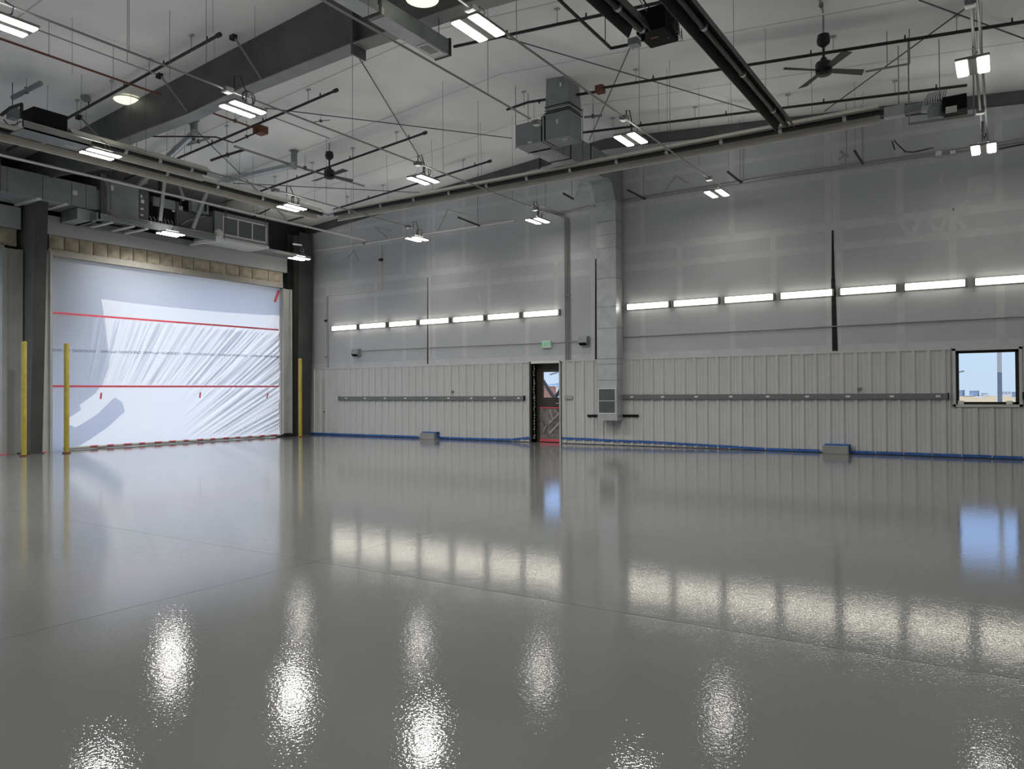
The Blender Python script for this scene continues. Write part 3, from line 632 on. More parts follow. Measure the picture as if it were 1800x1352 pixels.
# top duct near the beam
TZ = 7.2
t = thing('air_duct', 'grey duct with a ceiling register at the top centre, under the roof beam', 'duct', (-7.9, 9.3, TZ))
tx0, tx1 = -8.08, -7.78
MB().box(tx0, 6.0, TZ, tx1, 10.10, TZ+.26).build('run', 'galvdark', t, bevel=.006)
MB().box(tx0-.002, 6.0, TZ-.006, tx1+.002, 8.35, TZ-.001).box(tx0-.002, 8.5, TZ-.006, tx1+.002, 10.08, TZ-.001).build('bottom_panel', 'galv', t)
MB().box(tx0-.02, 10.08, TZ-.015, tx1+.02, 10.115, TZ+.28).box(tx0-.012, 8.36, TZ-.012, tx1+.012, 8.42, TZ+.27).build('flange_joint', 'black', t)
rg = MB().box(tx0+.05, 9.52, TZ-.02, tx1-.015, 9.98, TZ-.006).build('register', 'white', t)
MB().box(tx0+.08, 9.56, TZ-.024, tx1-.045, 9.86, TZ-.02).build('register_louvre', 'galvdark', rg)
p = at(669, 17, X=tx1); MB().box(tx1+.001, p.y-.07, p.z-.05, tx1+.006, p.y+.07, p.z+.05).build('paper_label', 'paper', t)
for y in (8.9, 9.6): MB().tube([(tx1, y+.2, TZ+.2), (tx1, y+.2, roof(tx1))], .008, 5).build('hanger_rod', 'wire', t)
MB().box(-8.16, 7.3, TZ+.2, -7.86, 8.3, 7.72).build('drop_box', 'galv', t)
# ------------------------------------------------------------ tube heaters
def heater(label, p, q, tilt, refl='alum', tube_m='black', w=.2, brackets=6, burner=None, hang=4, scale=1., ends=True):
    p, q = Vector(p), Vector(q); d = (q-p).normalized(); side = d.cross(Vector((0, 0, 1))).normalized(); up = side.cross(d)
    ca, sa = math.cos(tilt), math.sin(tilt); S1 = side*ca+up*sa; U1 = up*ca-side*sa
    t = thing('tube_heater', label, 'heater', p)
    prof = [(-w, -.10), (-w*.92, -.10), (-w*.45, .10), (w*.45, .10), (w*.92, -.10), (w, -.10), (w*.52, .12), (-w*.52, .12)]
    vs = []
    for c in (p, q): vs += [c+S1*u*scale+U1*v*scale for u, v in prof]
    n = len(prof); fs = [(i, (i+1) % n, (i+1) % n+n, i+n) for i in range(n)]
    for o in (0, n): fs += [(o, o+1, o+2, o+7), (o+2, o+3, o+6, o+7), (o+3, o+4, o+5, o+6)]
    MB().add(vs, fs).build('reflector', refl, t)
    MB().tube([p-d*.03, q+d*.03], .052*scale, 12).build('burner_tube', tube_m, t, smooth=True)
    L = (q-p).length
    for i in range(brackets):
        c = p+d*L*(i+.5)/brackets
        mb = MB(); mb.tube([c-d*.035, c+d*.035], .062*scale, 10); mb.bar(c, c+U1*.1*scale, .03, .03, up=d); mb.build('bracket', 'galv', t)
    for i in range(hang):
        c = p+d*L*(i+.25)/hang
        MB().tube([c+U1*.1*scale, (c.x, c.y, roof(c.x))], .004, 5).build('hanger_wire', 'wire', t)
    return t, d, S1, U1
HZ = 6.95
Lc, Rc = at(580, 380, Z=HZ), at(1385, 225, Z=HZ)
yb_ = (Lc.y+Rc.y)/2
heater('long left tube heater running to the far corner elbow', (Lc.x+.1, 4.5, HZ), (Lc.x, yb_-.32, HZ), .55, brackets=8, hang=7)
xe = at(1545, 198, Y=yb_).x
heater('long tube heater running along the back wall, right of the corner elbow', (Lc.x+.32, yb_, HZ), (xe, yb_, HZ), .62, brackets=12, hang=9, w=.195)
t = thing('heater_elbow', 'shiny elbow joining the two long tube heaters in the far corner', 'heater elbow', (Lc.x, yb_, HZ))
MB().tube([(Lc.x, yb_-.25, HZ), (Lc.x-.02, yb_-.05, HZ), (Lc.x+.03, yb_+.02, HZ), (Lc.x+.3, yb_, HZ)], .065, 10).build('elbow', 'galv', t, smooth=True)
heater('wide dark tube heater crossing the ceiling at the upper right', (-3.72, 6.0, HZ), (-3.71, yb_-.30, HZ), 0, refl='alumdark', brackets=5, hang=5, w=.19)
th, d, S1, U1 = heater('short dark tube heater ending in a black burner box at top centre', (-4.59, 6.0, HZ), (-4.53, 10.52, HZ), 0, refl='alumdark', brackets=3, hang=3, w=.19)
p = Vector((-4.455, 10.95, HZ))
bb = MB(); bb.box(p.x-.20, p.y-.27, HZ-.0, p.x+.26, p.y+.30, HZ+.36); bb.build('burner_box', 'blackbox', th, bevel=.01)
MB().tube([(p.x-.1, p.y-.5, HZ+.02), (p.x-.1, p.y-.27, HZ+.05)], .06, 12).build('burner_neck', 'galv', th, smooth=True)
MB().lathe([(.03, -.09), (.035, -.02), (.02, .0)], (p.x-.12, p.y-.2, HZ), 10).build('sight_glass', 'blackbox', th)
MB().box(p.x-.06, p.y-.06, HZ-.006, p.x+.06, p.y-.01, HZ-.001).build('paper_label', 'redpipe', th)
wr = MB()
for k in range(7):
    a = Vector((p.x+.27, p.y+.25-.05*k, HZ+.08+.03*k)); wr.tube([a, a+Vector((.06, .03*math.sin(k*2), .05)), a+Vector((.05, .05, -.08-.02*k)), a+Vector((.02, -.03, -.12))], .006, 5)
wr.build('loose_wires', 'wire', th)
MB().tube([(p.x, p.y, HZ+.36), (p.x-.12, p.y-.2, HZ+.55), (p.x-.25, p.y-.5, 8.0), (p.x-.28, p.y-.6, roof(p.x-.28))], .011, 6).build('power_cord', 'cord', th)
MB().tube([(p.x+.18, p.y+.1, HZ-.01), (p.x-.02, p.y-.25, HZ+.3), (p.x-.15, p.y-.6, HZ+.6), (p.x-.15, p.y-.9, roof(p.x-.1))], .008, 6).build('white_cable', 'conduit', th)
A0, A1 = at(120, 239, Z=HZ-.05), at(372, 302, Z=HZ-.05)
th, d, S1, U1 = heater('left tube heater with black burner box and shiny open end', (A0.x, A0.y, HZ-.05), (A0.x+.0, A1.y, HZ-.05), .45, brackets=4, hang=3)
c = at(88, 225, Z=HZ+.05)
MB().box(A0.x-.30, A0.y-.75, HZ-.02, A0.x+.18, A0.y-.1, HZ+.30).build('burner_box', 'blackbox', th, bevel=.01)
MB().box(A0.x-.34, A0.y-.95, HZ-.22, A0.x+.24, A0.y+.35, HZ-.19).box(A0.x+.21, A0.y-.95, HZ-.22, A0.x+.24, A0.y+.35, HZ-.05).build('burner_tray', 'conduit', th)
MB().tube([(A0.x, A1.y, HZ-.05), (A0.x, A1.y+.35, HZ-.08), (A0.x-.02, A1.y+.42, HZ-.16)], .06, 10).build('shiny_elbow', 'galv', th, smooth=True)
# ------------------------------------------------------------ high-bay lights
def lamp(t, loc, sx_, sy_, power, up=False):
    ld = bpy.data.lights.new('panel_or_fill_lamp', 'AREA'); ld.shape = 'RECTANGLE'; ld.size = sx_; ld.size_y = sy_; ld.energy = power; ld.spread = math.radians(155); ld.color = (1, .985, .955)
    lo = bpy.data.objects.new('panel_or_fill_lamp', ld); COL.objects.link(lo); lo.parent = t; lo.location = Vector(loc)-t.location
    if up: lo.rotation_euler = (math.pi, 0, 0); ld.spread = math.pi
LAMP_W = 40.
def highbay(x, y, z, label, cord='coil'):
    t = thing('high_bay_light', label, 'light', (x, y, z), 'twin-panel high-bay lights')
    h = MB(); h.box(x-.22, y-.33, z+.012, x+.22, y+.33, z+.05); h.box(x-.06, y-.33, z-.0, x+.06, y+.33, z+.012); h.build('housing', 'boxgrey', t, bevel=.006)
    MB().box(x-.09, y-.2, z+.05, x+.09, y+.2, z+.10).build('driver_box', 'white', t, bevel=.006)
    for s_ in (-1, 1): MB().box(x+s_*.14-.065, y-.31, z-.006, x+s_*.14+.065, y+.31, z+.008).build('lit_panel', 'led', t)
    for s_ in (-1, 1): lamp(t, (x+s_*.14, y, z-.012), .13, .62, 2.5 if y > 16 else LAMP_W*(.45 if x > -3 else .8 if x > -8 else 1.))
    for s_ in (-1, 1): lamp(t, (x+s_*.16, y, z+.056), .09, .5, 2.2 if y > 16 else 1.25, True)   # added upward fill lamps, brighten the ceiling and upper wall
    w_ = MB(); top_ = (x, y, 6.6)
    for sy in (-.28, .28): w_.tube([(x, y+sy, z+.05), (x, y+sy*.5, 6.58)], .003, 5)
    w_.build('hanger_wire', 'wire', t)
    if cord == 'coil':
        pts = [(x-.02, y-.15, z+.30), (x-.02, y-.16, z+.52), (x, y-.05, z+.55), (x, y+.05, z+.35)]
        for k in range(26):
            a = k*.5; pts.append((x+.03*math.sin(k*.7)+.01, y+.1+.12*math.sin(a), z+.22+.12*math.cos(a)))
        pts.append((x, y+.05, z+.1))
        MB().tube(pts, .011, 6).build('power_cord', 'cord', t, smooth=True)
    else:
        MB().tube([(x, y, z+.3), (x+.06, y+.08, z+.24), (x-.03, y+.1, z+.18), (x, y, z+.1)], .011, 6).build('power_cord', 'cord', t, smooth=True)
for (px, py, lab, cd) in (
    (300, 412, 'lit twin-panel high-bay light hanging in front of the air handler', 's'),
    (427, 193, 'lit twin-panel high-bay light below the deep roof beam', 'coil'),
    (177, 272, 'lit twin-panel high-bay light hanging beside the left tube heater', 's'),
    (513, 366, 'lit twin-panel high-bay light below the small ceiling fan', 'coil'),
    (526, 455, 'lit twin-panel high-bay light in the far corner by the dark column', 's'),
    (744, 317, 'lit twin-panel high-bay light above the corner heater elbow, right of the small fan', 'coil'),
    (733, 421, 'lit twin-panel high-bay light over the left end of the back wall', 'coil'),
    (945, 389, 'lit twin-panel high-bay light hanging left of the conduit bundle', 'coil'),
    (1109, 246, 'lit twin-panel high-bay light right of the hanging duct boxes', 'coil'),
    (1260, 341, 'lit twin-panel high-bay light before the back wall right of the duct', 's'),
    (841, 51, 'large lit twin-panel high-bay light at top centre beside the duct', 's'),
    (1710, 118, 'lit twin-panel high-bay light in the top right corner', 's'),
    (1729, 263, 'lit twin-panel high-bay light at the right above the strip lights', 'coil'),
    (8, 42, 'lit twin-panel high-bay light cut by the upper left edge of the photo', 's')):
    p = at(px, py, Z=6.32)
    if px == 300: p = at(px, py, X=-19.95)
    if px == 526: p = at(px, py, X=-20.3)
    highbay(p.x, p.y, p.z, lab, cd)
for (x, y) in ((-20.95, 3.2), (-15.35, 3.2), (-5.85, 3.2), (-.33, 3.2), (-.33, 8.2)):   # the same grid goes on beside and behind the photographer
    highbay(x, y, 6.32, 'lit twin-panel high-bay light beyond the frame, nearer than the photo shows', 's')
# ------------------------------------------------------------ conduit runs carrying the lights
CZ = 6.6
def run(label, px0, px1, z=CZ, r=.017, m='conduit', boxes=(), hangs=(), ext=0., x=None):
    p, q = at(*px0, Z=z), at(*px1, Z=z); xx = (p.x+q.x)/2 if x is None else x; p.x = q.x = xx; p.y -= ext
    t = thing('conduit', label, 'conduit', p, 'light conduits under the roof')
    MB().tube([p, q], r, 8).build('run', m, t, smooth=True)
    for y in boxes:
        MB().box(xx-.07, y-.07, z-.05, xx+.07, y+.07, z+.03).build('junction_box', 'conduit', t); MB().box(xx-.05, y-.05, z-.056, xx+.05, y+.05, z-.051).build('box_cover', 'white', t)
    for y in hangs: MB().tube([(xx, y, z), (xx, y, roof(xx))], .0045, 5).build('hanger_rod', 'wire', t)
    return t
run('long thin conduit carrying the high-bay row right of the hanging duct', (807, 0), (1245, 312), boxes=(8.1, 12.9, 17.7), hangs=(7, 9.2, 13.6, 15.2), ext=2)
run('thin conduit ending at the hanging duct boxes', (560, 0), (935, 208), boxes=(12.2,), hangs=(7.7, 10.6), ext=2)
run('long thin conduit carrying the high-bay row through the middle of the ceiling', (0, 2), (935, 365), boxes=(8.0, 12.9, 17.9), hangs=(6.3, 7.6, 10.9, 13.8, 15.2), ext=2)
run('thin conduit carrying the high-bay row below the small fan', (330, 292), (725, 400), boxes=(12.6, 17.6), hangs=(9.2, 11.2, 14.3, 15.3), ext=3)
run('thick white conduit running from the left edge to the back wall', (0, 266), (632, 424), z=6.55, r=.028, m='white', hangs=(9.2, 11.2, 13.8, 17.6), ext=2)
run('conduit over the two right high-bay lights', (1700, 40), (1735, 262), z=6.9, r=.02, boxes=(12.3, 17.2), hangs=(11.0, 14.0, 15.4), ext=4)
run('second conduit beside the one over the right high-bay lights', (1717, 60), (1742, 270), z=6.95, r=.02, hangs=(12.0, 15.0), ext=4)
pg = run('thin black gas pipe below the long left tube heater', (0, 241), (357, 325), z=7.15, r=.022, m='black', ext=2)
t = run('dark red pipe under the ceiling at the upper left', (0, 66), (282, 168), z=7.75, r=.022, m='redpipe', ext=2, hangs=(7.0, 8.2))
run('grey conduit above the dark red pipe at the upper left', (38, 42), (275, 130), z=7.3, r=.012, hangs=(7.4, 8.2))
run('thin conduit ending at the small ceiling fan', (484, 208), (579, 243), z=7.95, r=.014, hangs=(11.0,))
# ------------------------------------------------------------ sprinkler pipes
def sprinkler(label, a, b, hangs=4, heads=3, off=.3, r=.03, cap=None, more=None):
    p, q = atc(*a, off), atc(*b, off); q.y = p.y = (p.y+q.y)/2
    pts = [p, q]
    if (p.x-RX)*(q.x-RX) < 0: pts = [p, Vector((RX, p.y, RZ-off)), q]
    t = thing('sprinkler_pipe', label, 'pipe', p, 'black sprinkler pipes under the roof')
    MB().tube(pts, r, 10).build('run', 'black', t, smooth=True)
    d = (q-p).normalized()
    for i in range(hangs):
        c = p.lerp(q, (i+.4)/hangs); MB().tube([c-Vector((0, 0, r)), (c.x, c.y, roof(c.x))], .010, 5).box(c.x-.05, c.y-.03, roof(c.x)-.03, c.x+.05, c.y+.03, roof(c.x)-.0).build('hanger_rod', 'galv', t)
    for i in range(heads):
        c = p.lerp(q, (i+.75)/heads); MB().tube([c, c+Vector((0, 0, .10))], [.022, .012], 6).build('sprinkler_head', 'black', t)
    if cap: c = q if cap == 1 else p; MB().tube([c-d*.05, c+d*.05], r*1.5, 10).build('end_cap', 'black', t, smooth=True)
    return t
sprinkler('black sprinkler pipe rising from the left burner to the upper left', (112, 211), (385, 62), cap=1, heads=4)
sprinkler('black sprinkler pipe passing over the vent pipes on the left', (310, 278), (592, 160), cap=1)
sprinkler('black sprinkler pipe passing behind the small ceiling fan', (455, 335), (750, 235), cap=1)
sprinkler('far left black sprinkler pipe rising from the corner heater elbow', (585, 368), (862, 284), cap=1)
t = sprinkler('black sprinkler pipe passing behind the hanging duct boxes', (888, 191), (1053, 163), cap=0, hangs=2, heads=2)
p = atc(1055, 158, .3); MB().box(p.x-.09, p.y-.09, p.z-.07, p.x+.09, p.y+.09, p.z+.09).build('rust_elbow', 'redpipe', t)
sprinkler('long black sprinkler pipe crossing the upper right past the big fan', (1057, 153), (1830, 36), hangs=4, heads=5)
sprinkler('black sprinkler pipe just before the back wall on the right', (1025, 233), (1700, 150), hangs=4, heads=4)
sprinkler('short black sprinkler pipe at top centre ending under the heater', (798, 82), (1068, 24), hangs=2, heads=2)
sprinkler('short black sprinkler pipe at top centre between the two heaters', (1104, 17), (1178, 0), hangs=1, heads=0)
t = thing('gas_pipe', 'black gas pipe feeding the black burner box at top centre', 'pipe', at(1075, 84, Z=HZ))
pp = [at(x, y, Z=HZ+.12) for x, y in ((975, -8), (1000, 16), (1074, 85))]; e = at(1118, 76, Z=HZ+.12)
MB().tube(pp+[e], .026, 8).build('run', 'black', t); MB().box(e.x-.1, e.y-.1, e.z-.05, e.x+.06, e.y+.06, e.z+.06).build('valve', 'galvdark', t)
c = at(1064, 74, Z=HZ+.12); MB().tube([c, (c.x, c.y, roof(c.x))], .008, 5).build('hanger_rod', 'wire', t)
for (pts, off, r, m, lab) in (
    ([(366, 196), (458, 229)], .3, .022, 'redpipe', 'rusty branch pipe with square end under the left ceiling'),
    ([(412, 250), (456, 231)], .4, .02, 'black', 'short black pipe joining the rusty square fitting'),
    ([(268, 240), (330, 240), (380, 241), (410, 251)], .5, .018, 'black', 'thin black pipe bending past the left vent pipe'),
    ([(412, 257), (507, 288), (570, 307), (640, 327)], .35, .03, 'conduit', 'thick grey pipe running behind the round vent pipe'),
    ([(371, 282), (388, 276), (430, 263)], .35, .035, 'black', 'short dark pipe with bulge left of the thick grey pipe'),
    ([(330, 255), (368, 243)], .3, .03, 'conduit', 'short grey channel behind the left vent pipe'),
    ([(22, 172), (72, 146)], .25, .05, 'galvdark', 'short dark grey pipe near the left edge under the ceiling'),
    ([(430, 388), (452, 378), (476, 366)], .5, .022, 'black', 'short black pipe near the ceiling above the return grille'),
    ([(505, 389), (560, 374)], .5, .03, 'black', 'short black pipe under the corner heater elbow'),
    ([(392, 356), (430, 344)], .7, .02, 'black', 'short black pipe beside the leaning struts'),
    ([(1027, 206), (1058, 203)], .3, .03, 'galvdark', 'short grey channel right of the hanging duct boxes'),
    ([(1440, -4), (1447, 22)], .1, .018, 'conduit', 'thin conduit ending at the big ceiling fan'),
    ([(548, 215), (580, 211)], .2, .012, 'conduit', 'tiny conduit stub above the small fan')):
    P = [atc(x, y, off) for x, y in pts]
    t = pipe('pipe', lab, 'pipe', P, r, m, hang=[P[0].lerp(P[-1], .5)])
    if 'rusty branch' in lab: MB().box(P[-1].x-.13, P[-1].y-.13, P[-1].z-.09, P[-1].x+.13, P[-1].y+.13, P[-1].z+.09).build('square_end', 'redpipe', t)
for (a, b, lab) in (((12, 265), (50, 245), 'dark channel arm crossing the gas pipe near the left edge'), ((220, 316), (262, 299), 'dark channel arm crossing the gas pipe above the air handler'), ((222, 304), (244, 295), 'thin dark channel arm behind the gas pipe above the air handler')):
    p, q = at(*a, Z=7.2), at(*b, Z=7.2); strut(p, q, lab, .05)
    MB().tube([p.lerp(q, .5), (p.lerp(q, .5).x, p.lerp(q, .5).y, roof(p.lerp(q, .5).x))], .007, 5).build('hanger_rod', 'wire', bpy.data.objects[[o.name for o in bpy.data.objects if o.get('label') == lab][0]])
# messy valve cluster at the left edge
p = at(22, 200, Z=7.5); t = thing('valve_assembly', 'cluster of dark valves and cables under the ceiling at the left edge', 'valve', p)
MB().tube([at(3, 202, Z=7.5), at(18, 190, Z=7.5), at(38, 183, Z=7.5), at(38, 208, Z=7.2)], .035, 8).build('pipe', 'black', t); MB().box(p.x-.14, p.y-.06, p.z-.1, p.x+.1, p.y+.1, p.z+.12).build('valve_body', 'galvdark', t)
MB().tube([at(6, 210, Z=7.4), at(14, 219, Z=7.3), at(26, 220, Z=7.3), at(36, 213, Z=7.3), at(46, 222, Z=7.3), at(47, 236, Z=7.2)], .012, 6).build('cable', 'cord', t); MB().tube([p, (p.x, p.y, roof(p.x))], .01, 5).build('hanger_rod', 'wire', t)
# ------------------------------------------------------------ round vents
def vent(label, top, elbow, end, r):
    t = thing('vent_pipe', label, 'vent', Vector(elbow))
    MB().tube([top, elbow], r, 16).build('riser', 'galvdark', t, smooth=True)
    MB().tube([Vector(elbow)+Vector((0, 0, .06)), Vector(elbow)-Vector((0.0, 0, .05)), Vector(elbow).lerp(Vector(end), .05)], r*1.12, 16).build('elbow', 'galv', t, smooth=True)
    MB().tube([elbow, end], r, 16).build('run', 'galv', t, smooth=True)
    MB().lathe([(r*1.6, -.01), (r*1.6, 0)], top, 16).build('collar', 'galvdark', t)
e = at(341, 234, Y=11.3); vent('round galvanised vent pipe just below the deep roof beam', (e.x, e.y, roof(e.x)-.0), e, Vector((-20.6, 12.2, 7.45)), .085)
e = at(517, 290, Y=14.3); vent('round galvanised vent pipe dropping left of the small ceiling fan', (e.x, e.y, roof(e.x)-.0), e, at(392, 318, X=-19.6), .085)
# ------------------------------------------------------------ ceiling fans
def fan(label, c, rot, R=.78, top=None):
    c = Vector(c); t = thing('ceiling_fan', label, 'fan', c, 'black ceiling fans')
    zt = roof(c.x)
    MB().tube([c+Vector((0, 0, .62)), (c.x, c.y, zt)], .016, 8).build('hanging_rod', 'conduit', t)
    MB().lathe([(.02, .62), (.10, .60), (.115, .50), (.105, .44), (.06, .40), (.03, .38)], c, 20).build('canopy', 'fan', t, smooth=True)
    MB().tube([c+Vector((0, 0, .12)), c+Vector((0, 0, .42))], .022, 10).build('downrod', 'fan', t)
    MB().lathe([(.05, -.14), (.11, -.125), (.14, -.10), (.145, .07), (.12, .11), (.06, .13), (.05, .18), (.03, .2)], c, 24).build('motor', 'fan', t, smooth=True)
    for k in range(4):
        a = rot+k*math.pi/2; d = Vector((math.cos(a), math.sin(a), 0)); s_ = Vector((-d.y, d.x, 0)); u = Vector((0, 0, .22))
        w0, w1 = .055, .075; z = Vector((0, 0, -.04)); n = Vector((0, 0, .005))
        tw = lambda w: s_*w-u*w
        P = [c+d*.13+z-tw(w0), c+d*.13+z+tw(w0), c+d*R+z+tw(w1), c+d*(R-.05)+z-tw(w1)]
        MB().hexa([v-n for v in P]+[v+n for v in P]).build('blade', 'blade', t)
fan('small black four-blade ceiling fan left of centre', at(579, 306, Z=7.5), math.radians(80))
fan('large black four-blade ceiling fan at the upper right', at(1448, 120, Z=7.3), math.radians(40))
# skylight domes
p = atc(233, 177); t = thing('tubular_skylight', 'round pale skylight glowing in the ceiling behind the roof beam', 'skylight', p)
MB().lathe([(.30, 0), (.27, -.03), (.18, -.05), (.05, -.06)], (p.x-.05, p.y-.1, p.z-.0), 24).build('diffuser', 'dome', t, smooth=True); MB().lathe([(.33, -.015), (.33, .0)], (p.x-.05, p.y-.1, p.z-.0), 24).build('rim', 'white', t)
p = at(742, -1, Z=7.45); t = thing('round_light', 'round pale lamp cut by the top edge beside the duct', 'light', p)
MB().lathe([(.25, .10), (.25, 0), (.22, -.015), (.03, -.02)], p, 28).build('diffuser', 'dome', t, smooth=True); MB().tube([p+Vector((0, 0, .1)), (p.x, p.y, roof(p.x))], .012, 6).build('stem', 'wire', t)
p = atc(149, 169); t = thing('ceiling_sensor', 'small dark sensor under the ceiling left of the glowing skylight', 'sensor', p); MB().lathe([(.09, 0), (.08, -.08), (.04, -.1)], p, 14).build('body', 'galvdark', t); MB().box(p.x+.05, p.y-.05, p.z-.15, p.x+.16, p.y+.05, p.z-.05).build('arm', 'galvdark', t)
# ------------------------------------------------------------ air handler over the big door
FXa = -20.4
t = thing('air_duct', 'long grey supply duct above the doors at the left edge', 'duct', (-20.9, 9.3, 6.5))
sm_ = MB().box(-21.55, 4.5, 6.50, -20.45, 10.98, 7.12)
MB().box(-21.54, 4.5, 6.494, -20.46, 10.35, 6.499).build('bottom_panel', 'galv', t)
for y in (8.8, 9.62, 10.33, 10.7): sm_.box(-21.56, y-.006, 6.493, -20.444, y+.006, 7.126, 1)
sm_.build('run', ['galvdark', 'steel'], t)
for y in (8.55, 9.5, 10.15): MB().box(-21.6, y-.05, 6.455, -20.35, y+.05, 6.49).build('support_channel', 'white', t)
for (px, py) in ((132, 339),): p = at(px, py, X=-20.44); MB().box(-20.449, p.y-.06, p.z-.06, -20.44, p.y+.06, p.z+.06).build('paper_label', 'paper', t)
MB().box(-20.43, 8.55, 6.44, -20.37, 8.62, 7.25).build('hanger_channel', 'steel', t)
t = thing('air_handler', 'large dark grey air handler hanging above the plastic-covered door', 'air handler', (-20.9, 12.8, 6.2))
y0, y1 = 11.2, 12.15
MB().box(-21.5, y0, 6.42, FXa, y1, 7.42).build('cabinet', 'galvdark', t, bevel=.01)
MB().box(FXa, y0+.03, 6.47, FXa+.012, y1-.03, 7.38).build('access_panel', 'galvdark', t)
MB().box(-21.5, y0-.14, 6.42, FXa+.02, y0, 7.5).build('canvas_collar', 'steel', t)
MB().box(-21.48, 10.99, 6.52, -20.46, y0-.14, 7.05).build('duct_sleeve', 'galvdark', t)
MB().box(-21.5, y1, 6.42, FXa+.015, 12.42, 7.30).build('control_section', 'steel', t)
for (px, py, w, h, m) in ((197, 330, .10, .13, 'paper'), (202, 320, .14, .05, 'redpipe'), (249, 345, .05, .09, 'paper'), (251, 354, .09, .10, 'paper'), (250, 367, .09, .05, 'paper'), (250, 378, .08, .05, 'paper')):
    p = at(px, py, X=FXa+.03); MB().box(FXa+.012, p.y-w/2, p.z-h/2, FXa+.022, p.y+w/2, p.z+h/2).build('paper_label', m, t)
MB().box(-21.45, 12.42, 6.45, FXa-.1, 13.35, 7.05).build('blower_section', 'blackbox', t)
MB().box(-21.4, 12.6, 6.95, FXa-.05, 13.3, 7.22).build('draft_hood', 'galvdark', t, bevel=.01)
p = at(312, 367, X=FXa-.09); MB().box(FXa-.1, p.y-.17, p.z-.12, FXa-.09, p.y+.17, p.z+.10).build('data_plate', 'paper', t)
cb = MB()
for k in range(7): cb.tube([(FXa-.06, 12.5+.11*k, 6.62), (FXa-.03, 12.52+.11*k, 6.56), (FXa-.05, 12.56+.11*k, 6.46)], .02, 6)
cb.build('burner_manifold', 'boxgrey', t)
MB().box(-21.45, 13.35, 6.45, FXa-.05, 14.55, 6.98).build('coil_section', 'steel', t)
MB().box(-21.45, 13.3, 6.45, FXa, 13.38, 7.2).build('corner_post', 'steel', t)
pl = MB(); pl.box(-21.5, 10.55, 6.20, -21.42, 14.55, 6.36); pl.box(-20.38, 10.95, 6.24, -20.30, 14.55, 6.40); pl.box(-21.5, 10.9, 6.2, -20.3, 11.0, 6.4)
pl.build('support_frame', 'galvdark', t)
for y in (11.35, 11.95, 12.35, 14.45): MB().box(-21.45, y-.05, 6.20, -20.36, y+.05, 6.24).build('cross_channel', 'white', t)
MB().box(-20.34, 12.45, 6.395, -20.22, 14.55, 6.43).build('front_rail', 'conduit', t)
MB().box(-21.45, 10.55, 6.2, -20.6, 11.05, 6.485).build('return_box', 'galv', t)
a, b = at(281, 388, X=-20.25), at(290, 306, X=-20.25); MB().bar(a, b, .10, .06, up=(1, 0, 0)).build('strut', 'galv', t)
a, b = at(339, 402, X=-20.25), at(366, 332, X=-20.25); MB().bar(a, b, .10, .06, up=(1, 0, 0)).build('strut', 'galv', t)
a = at(361, 335, X=-20.3); MB().box(-20.33, a.y-.03, at(361, 372, X=-20.3).z, -20.27, a.y+.03, a.z).build('black_post', 'black', t)
a = at(281, 310, X=-20.3); MB().box(-20.33, a.y-.03, at(281, 345, X=-20.3).z, -20.27, a.y+.03, at(280, 304, X=-20.3).z).build('black_post', 'black', t)
MB().tube([at(318, 315, X=-20.3), at(316, 330, X=-20.3), at(322, 345, X=-20.3), at(322, 352, X=-20.4)], .05, 8).build('flexible_duct', 'galvdark', t, smooth=True)
MB().tube([(-20.3, 11.05, 7.35), (-20.26, 11.15, 7.2), (-20.25, 11.18, 6.8), (-20.25, 11.2, 6.5), (-20.25, 11.5, 6.43), (-20.25, 12.6, 6.42)], .02, 6).build('cable', 'conduit', t, smooth=True)
MB().tube([(-20.3, 11.2, 6.46), (-20.2, 11.7, 6.34), (-20.2, 12.2, 6.30), (-20.2, 12.45, 6.42)], .012, 6).build('cable', 'conduit', t, smooth=True)
MB().tube([at(320, 395, X=-20.3), at(330, 388, X=-20.3), at(352, 383, X=-20.2), at(360, 380, X=-20.2)], .012, 6).build('cable', 'conduit', t, smooth=True)
MB().box(-20.5, 13.75, 7.0, -20.3, 14.3, 7.3).build('control_box', 'galvdark', t)
MB().tube([(-20.7, 12.35, 7.2), (-20.6, 12.3, 7.5), (-20.35, 12.3, 7.55)], .07, 10).build('actuator', 'galvdark', t, smooth=True)
for y in (11.3, 13.4, 14.9):
    MB().tube([(-20.34, y, 6.3), (-20.34, y, roof(-20.34))], .009, 5).build('hanger_rod', 'wire', t)
t = thing('return_plenum', 'grey plenum box with a three-bay return grille right of the air handler', 'duct', (-20.9, 15.7, 6.4))
ga, gb = at(392, 383, X=-20.42), at(467, 396, X=-20.42)
ya, yb2 = ga.y, gb.y
MB().box(-21.5, 14.6, 6.42, -20.43, yb2+.12, 7.2).build('box', 'galvdark', t, bevel=.01)
MB().box(-21.5, 14.6, 6.34, -20.43, yb2+.15, 6.415).build('bottom_panel', 'white', t)
zb_, zt_ = 6.50, 7.08
MB().box(-20.43, ya, zb_, -20.425, yb2, zt_).build('grille_back', 'louver', t)
fr = MB().box(-20.43, ya, zt_-.03, -20.40, yb2, zt_+.01).box(-20.43, ya, zb_-.01, -20.40, yb2, zb_+.03)
for k in range(4): y = ya+(yb2-ya)*k/3; fr.box(-20.43, y-.018, zb_, -20.40, y+.018, zt_)
fr.build('grille_frame', 'white', t)
lv = MB()
for i in range(int((zt_-zb_)/.02)): lv.box(-20.425, ya, zb_+i*.02, -20.415, yb2, zb_+i*.02+.008)
lv.build('louvre', 'galvdark', t)
MB().box(-21.5, yb2+.2, 6.36, -20.9, 18.9, 6.46).build('tail_channel', 'conduit', t)
for y in (15.0, 16.5): MB().tube([(-20.4, y, 7.0), (-20.4, y, roof(-20.4))], .01, 5).build('hanger_rod', 'wire', t)
